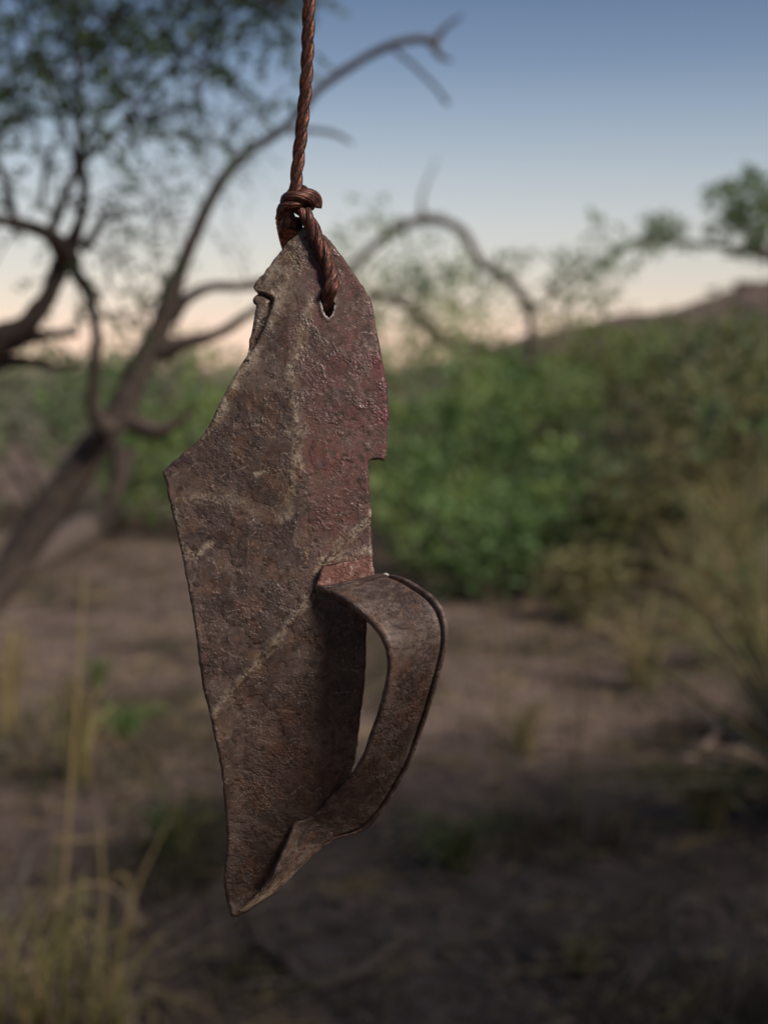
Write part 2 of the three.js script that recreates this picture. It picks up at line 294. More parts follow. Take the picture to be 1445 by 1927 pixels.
const rawRelief = (x, y) => 0.30 * fbm(x / 6, y / 6, 3, 421) + 0.45 * fbm(x / 2.6, y / 2.6, 2, 423) + 0.25 * (1 - smooth(0.58, 0.78, fbm(x / 10, y / 10, 3, 425)));
const onSheet = (u, v) => { const x = lerp(BX0, BX1, u), y = lerp(BY1, BY0, v), k = 1 - plateZ(x, y) / F; return [W0 / 2 + (x - W0 / 2) / k, H0 / 2 + (y - H0 / 2) / k]; };   // flat layout in the sheet's own metres
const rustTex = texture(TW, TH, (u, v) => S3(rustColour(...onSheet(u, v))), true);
const rustBump = texture(TW, TH, (u, v) => { const n = reliefAt(lerp(BX0, BX1, u), lerp(BY1, BY0, v)); return [n, n, n]; });
const rustGloss = texture(TW, TH, (u, v) => { const x = lerp(BX0, BX1, u), y = lerp(BY1, BY0, v), n = lerp(0.92, 0.60, scaleAt(x, y)) - 0.16 * smooth(0.5, 0.7, fbm(x / 7, y / 7, 2, 461)); return [n, n, n]; });
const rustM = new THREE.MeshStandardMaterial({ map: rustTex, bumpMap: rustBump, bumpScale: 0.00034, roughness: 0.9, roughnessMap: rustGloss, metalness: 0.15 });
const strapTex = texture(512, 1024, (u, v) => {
  const x = u * 130, y = v * 930, big = fbm(x / 40, y / 40, 4, 501), mid = fbm(x / 11, y / 11, 4, 503), fine = fbm(x / 2.4, y / 2.4, 2, 505);
  let c = mix3([0.066, 0.041, 0.033], [0.165, 0.118, 0.100], smooth(0.3, 0.7, big * 0.5 + mid * 0.5));
  c = mix3(c, [0.150, 0.075, 0.048], smooth(0.52, 0.7, fbm(x / 22, y / 50, 4, 507)) * 0.6);
  c = mix3(c, [0.05, 0.03, 0.026], smooth(0.58, 0.7, fbm(x / 7, y / 7, 3, 509)) * 0.65);
  c = mix3(c, [0.44, 0.38, 0.34], smooth(0.84, 0.96, vnoise(x / 1.6, y / 1.6, 511)) * smooth(0.45, 0.6, mid) * 0.6);
  const red = smooth(50, 34, y + 34 * (mid - 0.5));                                                 // red primer left on the upper foot
  c = mix3(c, mix3([0.205, 0.078, 0.060], [0.36, 0.24, 0.20], smooth(0.58, 0.68, mid) * 0.7), red * (0.55 + 0.45 * smooth(0.3, 0.5, mid)));
  c = mix3(c, [0.36, 0.27, 0.18], smooth(800, 850, y + 60 * (big - 0.5)) * smooth(0.40, 0.60, mid * 0.6 + fine * 0.4) * 0.8);      // worn, bare lip at the lower end, the light it catches painted in
  const k = 0.60 + 0.44 * fine; return S3([c[0] * k, c[1] * k, c[2] * k]);
}, true);
const strapBump = texture(512, 1024, (u, v) => { const n = reliefAt(u * 130 + 900, v * 930 + 200); return [n, n, n]; });
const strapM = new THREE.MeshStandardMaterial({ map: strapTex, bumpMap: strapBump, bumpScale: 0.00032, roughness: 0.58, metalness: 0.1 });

const scrap = thing('metal_scrap', 'torn rusty sheet metal scrap with a strap handle hanging on twisted copper wire', 'metal scrap', CP.clone().addScaledVector(CZ, -FOCUS));
scrap.rotation.x = -PITCH;
{
  const S = 2.5, nx = Math.ceil((BX1 - BX0) / S), ny = Math.ceil((BY1 - BY0) / S), TH2 = 4.5, R = 4.5;
  const cellIn = (i, j) => { if (i < 0 || j < 0 || i >= nx || j >= ny) return false; const x = BX0 + (i + 0.5) * S, y = BY0 + (j + 0.5) * S; return inside(x, y, OUTR) && !inside(x, y, HOLER); };
  const cin = []; for (let j = 0; j < ny; j++) for (let i = 0; i < nx; i++) cin.push(cellIn(i, j));
  const C = (i, j) => i >= 0 && j >= 0 && i < nx && j < ny && cin[j * nx + i];
  const vid = new Map(), vx = [], edge = [];
  const vert = (i, j) => {
    const key = j * (nx + 1) + i; if (vid.has(key)) return vid.get(key);
    let x = BX0 + i * S, y = BY0 + j * S; const n = C(i - 1, j - 1) + C(i, j - 1) + C(i - 1, j) + C(i, j), b = n < 4;
    const o = distPoly(x, y, OUTR, true), h = Math.abs(x - 616) < 40 && Math.abs(y - 570) < 45 ? distPoly(x, y, HOLER, true) : { d: 1e9 }, q = h.d < o.d ? h : o;
    if (b) { x = q.bx; y = q.by; }
    vid.set(key, vx.length); vx.push([x, y, b ? 0 : q.d]); edge.push(b); return vx.length - 1;
  };
  const idx = [], walls = [];
  for (let j = 0; j < ny; j++) for (let i = 0; i < nx; i++) if (C(i, j)) {
    const a = vert(i, j), b = vert(i + 1, j), c = vert(i, j + 1), d = vert(i + 1, j + 1);
    idx.push(a, c, b, b, c, d);
    if (!C(i, j - 1)) walls.push([b, a]); if (!C(i, j + 1)) walls.push([c, d]); if (!C(i - 1, j)) walls.push([a, c]); if (!C(i + 1, j)) walls.push([d, b]);
  }
  const round = (d) => d >= R ? 0 : R - Math.sqrt(Math.max(0, R * R - (R - d) ** 2));
  const pos = [], uv = [], all = [], N = vx.length;
  for (const s of [1, -1]) for (const [x, y, d] of vx) {
    const z = plateZ(x, y) + s * (TH2 - round(d)) + (s > 0 ? 0.7 * (reliefAt(x, y) - 0.5) : 0);
    pos.push(LX(x, z), LY(y, z), LZ(z)); uv.push((LX(x, z) / PX + W0 / 2 - BX0) / (BX1 - BX0), (BY1 - H0 / 2 + LY(y, z) / PX) / (BY1 - BY0));
  }
  for (let k = 0; k < idx.length; k += 3) all.push(idx[k], idx[k + 1], idx[k + 2], N + idx[k], N + idx[k + 2], N + idx[k + 1]);
  for (const [a, b] of walls) all.push(a, b, N + a, b, N + b, N + a);
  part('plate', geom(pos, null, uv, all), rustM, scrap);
}
// the strap handle: stations give its inner and outer edge and how far each stands off the sheet
const ST = [ // ix, iy, iz, ox, oy, oz
  [606, 1066, 6, 699, 1050, 6], [600, 1086, 9, 703, 1068, 9], [595, 1105, 13, 709, 1086, 11], [608, 1112, 22, 729, 1082, 20], [624, 1119, 36, 753, 1087, 34], [642, 1129, 50, 775, 1096, 48], [658, 1140, 64, 793, 1107, 62], [675, 1153, 80, 811, 1119, 78], [688, 1165, 92, 823, 1130, 90], [702, 1179, 106, 834, 1146, 102], [714, 1194, 118, 840, 1163, 110], [724, 1214, 128, 843, 1182, 116], [729, 1236, 134, 842, 1210, 120], [730, 1256, 136, 837, 1234, 121], [727, 1280, 136, 829, 1264, 120], [719, 1314, 132, 817, 1306, 117], [710, 1346, 127, 804, 1348, 112], [697, 1382, 118, 789, 1392, 104], [685, 1417, 106, 772, 1438, 93], [670, 1445, 93, 754, 1470, 82], [651, 1471, 76, 735, 1505, 69], [625, 1497, 54, 713, 1537, 54], [599, 1524, 34, 688, 1561, 38], [574, 1542, 22, 656, 1572, 26], [553, 1550, 25, 628, 1582, 18], [545, 1570, 25, 612, 1592, 15], [535, 1594, 24, 594, 1606, 13], [522, 1622, 22, 569, 1630, 11], [509, 1652, 17, 545, 1654, 9], [490, 1677, 7, 523, 1675, 7], [466, 1699, 5, 492, 1696, 5], [446, 1712, 4, 462, 1716, 4],
];
{
  const cI = new THREE.CatmullRomCurve3(ST.map((s) => V(s[0], s[1], s[2])), false, 'centripetal'), cO = new THREE.CatmullRomCurve3(ST.map((s) => V(s[3], s[4], s[5])), false, 'centripetal');
  const n = (ST.length - 1) * 7, K = ST.length - 1;
  // stand-off is counted from the sheet under the two feet
  const zBase = (y) => lerp(plateZ(650, 1085), plateZ(560, 1610), smooth(1085, 1600, y));
  const prof = []; const T = 5.2;                                     // closed section: face, outer groove and flange, back
  const face = [[0, -T], [-0.012, -2], [0.0, 2.6], [0.018, 6.4], [0.05, 8.0], [0.09, 7.4], [0.14, 4.8], [0.28, 3.6], [0.42, 3.2], [0.56, 3.2], [0.70, 3.7], [0.80, 4.4], [0.845, 4.4], [0.868, 2.6], [0.882, -1.5], [0.895, -2.2], [0.908, 0.5], [0.922, 4.5], [0.945, 6.2], [0.97, 6.0], [0.993, 4.0], [1.0, 0.5], [0.996, -3.5], [0.975, -6.2], [0.90, -6.6], [0.7, -5.6], [0.4, -5.4], [0.1, -5.8], [0.03, -5.8]];
  const pos = [], uv = [], idx = [], m = face.length; let L = 0, last;
  for (let i = 0; i <= n; i++) {
    const u = i / n, a = cI.getPoint(u), b = cO.getPoint(u), ta = cI.getPoint(Math.min(1, u + 0.004)).sub(cI.getPoint(Math.max(0, u - 0.004))), tb = cO.getPoint(Math.min(1, u + 0.004)).sub(cO.getPoint(Math.max(0, u - 0.004)));
    const w = b.clone().sub(a), flare = smooth(2.2 / K, 4 / K, u) * smooth(23.8 / K, 22.5 / K, u);
    const mid = a.clone().add(b).multiplyScalar(0.5); if (last) L += mid.distanceTo(last); last = mid;
    for (let k = 0; k < m; k++) {
      const s = face[k][0]; let h = face[k][1];
      if (s > 0.84 && h > -6.5 && k < 24) h = lerp(3.5 * (1 - 0.4 * (k > 19)), h, flare);
      const t = ta.clone().lerp(tb, Math.max(0, Math.min(1, s))).normalize(), N = t.clone().cross(w).normalize(); if (N.z < 0 && Math.abs(N.z) > 0.6) N.negate();
      const p = a.clone().addScaledVector(w, s + (s < 0.03 ? -1 : s > 0.98 ? 1 : 0) * 0.016 * (fbm(L / 9, s > 0.5 ? 7 : 2, 3, 515) - 0.5)), pit = 1.3 * (reliefAt(p.x * 0.9 + 40, L + s * 60) - 0.5);
      p.addScaledVector(N, (h + (h > 0 ? pit : 0)) * 1.0);
      const z = p.z + zBase(p.y) + 2;
      pos.push(LX(p.x, z), LY(p.y, z), LZ(z)); uv.push(0.05 + 0.9 * (k < 22 ? s : 1 - s * 0.3), L / 930);
    }
  }
  for (let i = 0; i < n; i++) for (let k = 0; k < m; k++) { const a = i * m + k, b = i * m + (k + 1) % m, c = a + m, d = b + m; idx.push(a, c, b, b, c, d); }
  for (const [row, dir] of [[0, 1], [n, -1]]) { const c = pos.length / 3; let q = [0, 0, 0]; for (let k = 0; k < m; k++) for (let e = 0; e < 3; e++) q[e] += pos[(row * m + k) * 3 + e] / m; pos.push(...q); uv.push(0.5, row ? 0.93 : 0.02); for (let k = 0; k < m; k++) { const a = row * m + k, b = row * m + (k + 1) % m; dir > 0 ? idx.push(a, b, c) : idx.push(b, a, c); } }
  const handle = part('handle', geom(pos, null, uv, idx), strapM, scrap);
  handle.userData.label = 'curved strap handle with a turned rim and red upper foot';
  // weld beads where the handle meets the sheet
  const weld = new THREE.MeshStandardMaterial({ color: new THREE.Color(0.40, 0.36, 0.34), roughness: 0.6, metalness: 0.2 });
  for (const [x, y, dz, r] of [[726, 1082, 26, 4.6], [708, 1086, 16, 4], [593, 1603, 8, 2.6], [512, 1654, 14, 2.6]]) {
    const g = new THREE.IcosahedronGeometry(r * PX, 3), p = g.attributes.position;
    for (let i = 0; i < p.count; i++) { const v = V().fromBufferAttribute(p, i), k = 1 + 0.35 * (vnoise(v.x * 900 + x, v.y * 900 + v.z * 600, 521) - 0.5); p.setXYZ(i, v.x * k * 1.25, v.y * k, v.z * k); }
    g.computeVertexNormals(); g.translate(...LP(x, y, zBase(y) + dz).toArray()); part('weld_bead', g, weld, handle);
  }
}

// ------------------------------------------------------------------ twisted copper wire
const copperTex = texture(256, 256, (u, v) => { const n = fbm(u * 14, v * 14, 4, 601), f = fbm(u * 60, v * 16, 2, 603); let c = mix3([0.075, 0.036, 0.030], [0.30, 0.125, 0.080], smooth(0.36, 0.72, n * 0.5 + f * 0.5)); c = mix3(c, [0.055, 0.035, 0.03], smooth(0.56, 0.68, fbm(u * 22, v * 22, 3, 605)) * 0.8); return S3(c); }, true);
const copperM = new THREE.MeshStandardMaterial({ map: copperTex, color: new THREE.Color(0.64, 0.58, 0.60), roughness: 0.5, metalness: 0.55 });
function rope(pts, r0, pitch, parent, name, phase = 0, fat = 0) {
  const P = pts.map((q) => LP(q[0], q[1], q[2] || 0)), curve = new THREE.CatmullRomCurve3(P, false, 'centripetal'); curve.arcLengthDivisions = 600;
  const len = curve.getLength(), n = Math.round(len / (2.0 * PX)), sides = 40, sets = [0, 1, 2].map(() => ({ p: [], uv: [], i: [] }));
  let ref = V(0.2, 0.1, 1).normalize();
  for (let i = 0; i <= n; i++) {
    const p = curve.getPointAt(i / n), t = curve.getTangentAt(i / n), s = i / n * len / PX, r = r0 + fat * smooth(0.30, 0.16, i / n);
    const a = ref.clone().addScaledVector(t, -ref.dot(t)).normalize(), b = t.clone().cross(a); ref = a;
    for (let k = 0; k < 3; k++) {
      const th = phase + k * Math.PI * 2 / 3 + s / pitch * Math.PI * 2, wob = 1 + 0.06 * Math.sin(s / 17 + k * 2);
      const e = a.clone().multiplyScalar(Math.cos(th)).addScaledVector(b, Math.sin(th)), f = t.clone().cross(e);
      const lean = f.clone().addScaledVector(t, Math.PI * r / pitch * -0.9).normalize();
      const c = p.clone().addScaledVector(e, r * 0.47 * PX * wob);
      for (let j = 0; j <= sides; j++) {
        const ph = j / sides * Math.PI * 2, lobes = Math.abs(Math.cos(5.0 * (ph + s / 60))), q = r * 0.57 * PX * (0.82 + 0.19 * Math.sqrt(lobes) + 0.03 * Math.sin(ph * 3 + s / 9));
        const v = c.clone().addScaledVector(e, Math.cos(ph) * q).addScaledVector(lean, Math.sin(ph) * q);
        sets[k].p.push(v.x, v.y, v.z); sets[k].uv.push(ph / 6.28 + s / 100, s / 90 + k * 0.3);
      }
    }
  }
  for (const o of sets) {
    for (let i = 0; i < n; i++) for (let j = 0; j < sides; j++) { const a = i * (sides + 1) + j, b = a + sides + 1; o.i.push(a, a + 1, b, b, a + 1, b + 1); }
    for (const [row, dir] of [[0, -1], [n, 1]]) { const c = o.p.length / 3; let q = [0, 0, 0]; for (let j = 0; j < sides; j++) for (let e = 0; e < 3; e++) q[e] += o.p[(row * (sides + 1) + j) * 3 + e] / sides; o.p.push(...q); o.uv.push(0, 0); for (let j = 0; j < sides; j++) { const a = row * (sides + 1) + j; dir > 0 ? o.i.push(a, a + 1, c) : o.i.push(a + 1, a, c); } }
    part(name, geom(o.p, null, o.uv, o.i), copperM, parent);
  }
}
const wire = thing('copper_wire', 'twisted brown copper wire knotted through the hole of the hanging rusty scrap', 'wire', scrap.position.clone());
wire.rotation.x = -PITCH;
const PEAK = plateZ(578, 440);
const lift = (y) => Math.tan(PITCH) * (360 - y) + PEAK;                        // hangs plumb
const BR_Y = -430;                                                     // the branch it is tied to, above the frame
rope([[555, 372, PEAK + 2], [556, 355, PEAK + 2], [561, 300, lift(300)], [567, 250, lift(250)], [575, 170, lift(170)], [579, 100, lift(100)], [582, 0, lift(0)], [584, -120, lift(-120)], [585, -260, lift(-260)], [588, BR_Y, lift(BR_Y) + 62], [592, BR_Y - 58, lift(BR_Y)], [598, BR_Y, lift(BR_Y) - 62], [604, BR_Y + 58, lift(BR_Y)], [610, BR_Y, lift(BR_Y) + 62], [614, BR_Y - 58, lift(BR_Y)]], 12.6, 126, wire, 'strand');
rope([[588, 390, -4], [588, 378, 2], [580, 373, 10], [566, 374, 18], [552, 377, 21], [543, 381, 16], [538, 390, 7], [538, 402, 0], [541, 418, -6], [541, 436, -16], [548, 460, -26], [560, 490, -31], [578, 520, -33], [598, 556, -34], [612, 586, -32], [619, 578, -16], [619, 562, 2], [622, 545, 15], [625, 522, 15], [617, 495, 14], [603, 462, 16], [590, 432, 15], [578, 408, 13], [566, 392, 6], [552, 384, -8], [548, 372, -10], [556, 362, -12], [572, 362, -8], [584, 374, -2]].map(([x, y, z]) => [x, y, z + plateZ(Math.max(560, Math.min(620, x)), Math.max(440, y))]), 14.2, 124, wire, 'knot_strand', 1.0, 3.6);
{ // smooth flattened sleeve behind the peak of the sheet, with a jagged rolled end
  const pos = [], uv = [], idx = [], nu = 30, nv = 26;
  for (let j = 0; j <= nv; j++) for (let i = 0; i <= nu; i++) {
    const u = i / nu, v = j / nv, th = u * Math.PI * 2, hw = lerp(26, 19, v), left = Math.max(0.7 * smooth(-0.2, -0.8, Math.cos(th)), smooth(0.3, -0.5, Math.sin(th))), jag = v < 0.4 ? 1.6 * Math.sin(v * 60) * (1 - v / 0.4) * left : 0;
    const cx = lerp(544, 562, v * v) + Math.cos(th) * (hw + jag), cy = lerp(431 - 26 * left + 5 * Math.cos(th), 500, v), z = PEAK - 14 - 26 * v + Math.sin(th) * lerp(19, 14, v);
    pos.push(...LP(cx, cy, z).toArray()); uv.push(u, v);
  }
  for (let j = 0; j < nv; j++) for (let i = 0; i < nu; i++) { const a = j * (nu + 1) + i, b = a + nu + 1; idx.push(a, b, a + 1, b, b + 1, a + 1); }
  part('sleeve', geom(pos, null, uv, idx), new THREE.MeshStandardMaterial({ map: copperTex, color: new THREE.Color(1.0, 0.85, 0.8), roughness: 0.35, metalness: 0.8, side: THREE.DoubleSide }), wire).userData.label = 'smooth flattened copper sleeve behind the peak';
}

// ------------------------------------------------------------------ trees
const Q = (px, py, D, rpx) => ({ p: at(px, py, D), r: rpx / F * D });      // rpx: half thickness in the measured frame
const chain = (list, D) => list.map(([x, y, r, d]) => Q(x, y, d || D, r));
function sprig(L, o, dir, len, leaf, tones, n = 12) {                     // a twig with paired leaflets
  const d = dir.clone().normalize(), sag = V(0, -0.25, 0);
  for (let k = 0; k < n; k++) {
    const t = (k + 1) / n, p = o.clone().addScaledVector(d, len * t).addScaledVector(sag, len * t * t);
    L.add(p, d.clone().add(V(rr(-1, 1), rr(-1, 1), rr(-1, 1))), leaf * rr(0.7, 1.3), leaf * rr(0.28, 0.45), tint(tones[Math.floor(rnd() * tones.length)]));
  }
}

// joins leaf clusters to the nearest grown wood by thin twigs, nearest first
function growCrown(L, spots, grown, leaf, tones, n, r) {
  const tw = [], near = (p) => { let b = null, d = 1e9; for (const q of grown) { const e = p.distanceToSquared(q); if (e < d) { d = e; b = q; } } return [b, Math.sqrt(d)]; };
  const order = spots.map((p) => [p, near(p)[1]]).sort((a, b) => a[1] - b[1]);
  for (const [p] of order) {
    const [q, d] = near(p), dir = p.clone().sub(q).normalize(), bow = V(rr(-1, 1), rr(-0.2, 1), rr(-1, 1)).multiplyScalar(d * 0.16);
    if (d > 0.01) tw.push(limb([{ p: q, r: r * (0.7 + d * 2.2) }, { p: q.clone().lerp(p, 0.5).add(bow), r: r * 0.75 }, { p, r: r * 0.5 }], 5, 4, 0, 1));
    grown.push(p.clone(), q.clone().lerp(p, 0.5).add(bow));
    sprig(L, p, dir.add(V(rr(-0.7, 0.7), rr(-0.5, 0.7), rr(-0.7, 0.7))), rr(0.025, 0.06), leaf, tones, n);
  }
  growCrown.twigs = mergeGeometries(tw); return L.build();
}
// leaning mesquite on the left
reseed(77);
const lean = thing('mesquite_tree', 'leaning bare-limbed tree behind the scrap, one long limb reaching up to the right', 'tree', null, 'trees left of the scrap');
{
  const D = 2.3;
  part('trunk', limb(chain([[-330, 1960, 40, 2.15], [-240, 1560, 39, 2.2], [-110, 1260, 37, 2.25], [20, 1075, 34], [120, 925, 32], [215, 795, 30], [265, 690, 26], [305, 610, 22], [322, 570, 20]], D), 14, 8, 0.16, 3), M.bark, lean);
  part('branch', limb(chain([[312, 590, 24], [338, 510, 15], [372, 430, 13], [410, 350, 11.5], [460, 290, 10], [530, 245, 9], [570, 205, 8], [600, 168, 8], [660, 125, 8], [720, 92, 8], [770, 76, 7.5], [805, 76, 8], [818, 85, 9]], D), 9, 6, 0.12, 5), M.bark, lean);
  part('branch', limb(chain([[815, 82, 8], [835, 55, 5], [868, 30, 2.5]], D), 7, 5, 0.1, 6), M.bark, lean);
  part('branch', limb(chain([[812, 80, 8], [828, 105, 6], [850, 116, 2.5]], D), 7, 5, 0.1, 7), M.bark, lean);
  part('branch', limb(chain([[745, 95, 4, 2.5], [785, 130, 4, 2.6], [820, 165, 3.5, 2.65], [842, 195, 4, 2.7]], D), 7, 5, 0.1, 8), M.bark, lean);
  part('branch', limb(chain([[545, 250, 6], [585, 245, 5], [630, 252, 4.5], [664, 270, 2.5]], D), 7, 5, 0.1, 9), M.bark, lean);
  part('branch', limb(chain([[318, 600, 20], [355, 560, 11], [400, 540, 9], [450, 540, 9], [510, 530, 9, 2.4], [600, 540, 8, 2.5]], D), 8, 6, 0.12, 10), M.bark, lean);
  part('branch', limb(chain([[300, 660, 24], [350, 645, 14], [410, 628, 11], [470, 590, 9], [530, 560, 8, 2.45], [620, 520, 8, 2.6]], D), 8, 6, 0.12, 11), M.bark, lean);
  part('branch', limb(chain([[205, 815, 24], [178, 770, 13], [180, 690, 11], [182, 620, 10], [165, 550, 11], [135, 500, 13]], 2.25), 8, 6, 0.12, 12), M.bark, lean);
  part('branch', limb(chain([[240, 790, 24], [300, 810, 15], [340, 790, 8], [372, 762, 4]], D), 7, 5, 0.12, 13), M.bark, lean);
  part('branch', limb(chain([[235, 840, 24], [225, 900, 16], [210, 950, 10], [190, 985, 6]], 2.2), 7, 5, 0.12, 14), M.bark, lean);
  const L = new Leaves(), spots = [], wood = [];
  for (const b of [[[338, 510], [372, 430], [410, 350], [460, 290], [530, 245], [570, 205]], [[355, 560], [400, 540], [450, 540], [510, 530]], [[350, 645], [410, 628], [470, 590]], [[182, 620], [165, 550], [135, 500]]])
    for (let k = 0; k < b.length - 1; k++) for (let q = 0; q < 6; q++) wood.push(at(lerp(b[k][0], b[k + 1][0], q / 6), lerp(b[k][1], b[k + 1][1], q / 6), D));
  for (let k = 0; k < 70; k++) spots.push(at(rr(200, 480), rr(180, 560), rr(2.15, 2.6)));
  for (let k = 0; k < 22; k++) spots.push(at(rr(380, 490), rr(220, 340), rr(2.2, 2.5)));
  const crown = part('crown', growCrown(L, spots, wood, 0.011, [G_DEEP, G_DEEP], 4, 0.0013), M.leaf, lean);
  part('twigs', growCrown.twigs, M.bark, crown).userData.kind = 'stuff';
}
// dark, leafy tree on the far left
reseed(78);
const leafy = thing('mesquite_tree', 'dark forked tree at the left edge with a dense leafy crown along the top', 'tree', null, 'trees left of the scrap');
{
  const D = 2.0;
  part('trunk', limb(chain([[-420, 1900, 60, 2.0], [-300, 1300, 52], [-200, 900, 46], [-90, 720, 36], [0, 640, 26], [55, 605, 20], [95, 550, 17], [110, 510, 19], [130, 488, 24]], D), 12, 7, 0.16, 23), M.bark, leafy);
  const br = [
    [[130, 490, 26], [95, 445, 15], [50, 425, 12], [0, 415, 11], [-70, 390, 10]], [[125, 480, 22], [150, 420, 11], [160, 360, 9], [152, 300, 9], [150, 220, 8], [148, 120, 7], [145, 20, 6], [150, -90, 5]],
    [[90, 450, 12], [115, 390, 9], [135, 340, 8], [150, 300, 7]], [[30, 420, 8], [18, 370, 8], [5, 325, 7], [-30, 270, 6]], [[150, 310, 7], [195, 270, 6], [240, 225, 5], [300, 150, 5], [370, 80, 5], [450, 20, 4.5], [540, -40, 4]],
    [[158, 350, 6], [130, 270, 5], [95, 190, 5], [60, 90, 4], [30, -20, 3]], [[160, 470, 9], [185, 430, 7], [205, 410, 6], [235, 408, 5]], [[-60, 660, 30], [20, 640, 22], [90, 630, 10], [150, 628, 6]], [[-60, 690, 24], [40, 680, 12], [100, 690, 8], [150, 688, 5]],
    [[240, 225, 4], [290, 215, 4], [330, 205, 3], [360, 200, 2]], [[95, 550, 18], [70, 600, 12], [20, 650, 10]], [[80, 380, 5], [85, 330, 5], [100, 270, 4]], [[148, 120, 5], [200, 70, 4], [260, -10, 4]],
  ];
  br.forEach((b, i) => part('branch', limb(b.map(([x, y, r], k) => Q(x, y, D + (((i * 37) % 11) / 11 - 0.45) * 0.12 * k, r)), 8, 6, 0.14, 30 + i), M.bark, leafy));
  const L = new Leaves(), spots = [];
  for (let k = 0; k < 12000 && spots.length < 760; k++) {
    const x = rr(-160, 620), y = rr(-200, 430);
    const dens = smooth(440, 60, y + 0.30 * Math.max(0, x - 120)) * smooth(690, 480, x + 0.35 * y) * (0.30 + 0.8 * smooth(0.40, 0.62, fbm(x / 45, y / 45, 2, 701)));
    if (rnd() < dens) spots.push(at(x, y, rr(1.7, 2.4)));
  }
  for (let k = 0; k < 60; k++) spots.push(at(rr(-40, 330), rr(330, 640), rr(1.9, 2.5)));
  const grown = []; br.forEach((b, i) => { for (let k = 0; k < b.length - 1; k++) for (let q = 0; q < 6; q++) { const t = q / 6; grown.push(at(lerp(b[k][0], b[k + 1][0], t), lerp(b[k][1], b[k + 1][1], t), D + (((i * 37) % 11) / 11 - 0.45) * 0.12 * (k + t))); } });
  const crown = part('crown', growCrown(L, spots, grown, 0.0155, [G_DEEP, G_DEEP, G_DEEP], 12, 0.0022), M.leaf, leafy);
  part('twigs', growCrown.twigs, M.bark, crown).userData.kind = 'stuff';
}
// arching bare limb and leaf clumps right of the scrap
reseed(79);
const arch = thing('arching_tree', 'thin tree right of the scrap with a bare limb arching over the sunset glow', 'tree');
{
  const D = 8.9, c0 = at(1006, 800, D), base = V(c0.x, groundH(c0.x, c0.z), c0.z), dB = D, K = D / 3.6;
  part('trunk', limb([{ p: base.clone().add(V(0, -0.05, 0)), r: 0.035 }, Q(1008, 860, lerp(D, dB, 0.6), 10), Q(1002, 720, lerp(D, dB, 0.25), 9), Q(1000, 640, D, 8), Q(998, 585, D, 8)], 9, 6, 0.14, 51), M.bark, arch);
  part('branch', limb(chain([[998, 590, 11], [975, 550, 9], [940, 515, 9], [905, 495, 9], [885, 460, 9], [865, 432, 9], [835, 417, 9], [800, 412, 10], [770, 420, 9], [735, 436, 9], [700, 465, 9], [670, 495, 9], [640, 540, 8]], D), 8, 6, 0.14, 52), M.bark, arch);
  part('branch', limb(chain([[797, 412, 7], [792, 385, 4], [800, 350, 2.5], [822, 300, 1.5]], D), 6, 5, 0.1, 53), M.bark, arch);
  part('branch', limb(chain([[990, 580, 7], [1020, 578, 5], [1045, 545, 4], [1080, 510, 3.5], [1100, 490, 3]], D), 6, 5, 0.1, 54), M.bark, arch);
  part('branch', limb(chain([[1004, 690, 12], [930, 660, 8], [850, 650, 10], [805, 612, 10], [770, 580, 9], [725, 558, 8], [690, 552, 8]], D), 8, 6, 0.14, 55), M.bark, arch);
  const L = new Leaves();
  const clump = (x, y, rx, ry, n, s = 0.03) => { for (let k = 0; k < n; k++) { const a = rnd() * 6.28, q = Math.sqrt(rnd()); sprig(L, at(x + rx * q * Math.cos(a), y + ry * q * Math.sin(a), D + rr(-0.5, 0.5)), V(rr(-1, 1), rr(-0.6, 1), rr(-1, 1)), rr(0.03, 0.07) * K, s * K * 0.8, [G_MID, G_GREY, G_DEEP], 8); } };
  clump(1080, 520, 46, 34, 30); clump(1050, 560, 60, 30, 14); clump(970, 500, 22, 14, 6); clump(765, 550, 34, 16, 8); clump(840, 525, 60, 14, 10); clump(800, 430, 60, 12, 7, 0.02); clump(1130, 560, 60, 30, 10); clump(1160, 520, 30, 20, 6); clump(690, 390, 14, 24, 4); clump(735, 440, 30, 30, 6, 0.02);
  clump(820, 560, 120, 40, 10); clump(930, 540, 90, 40, 8);
  part('crown', L.build(), M.leaf, arch);
}
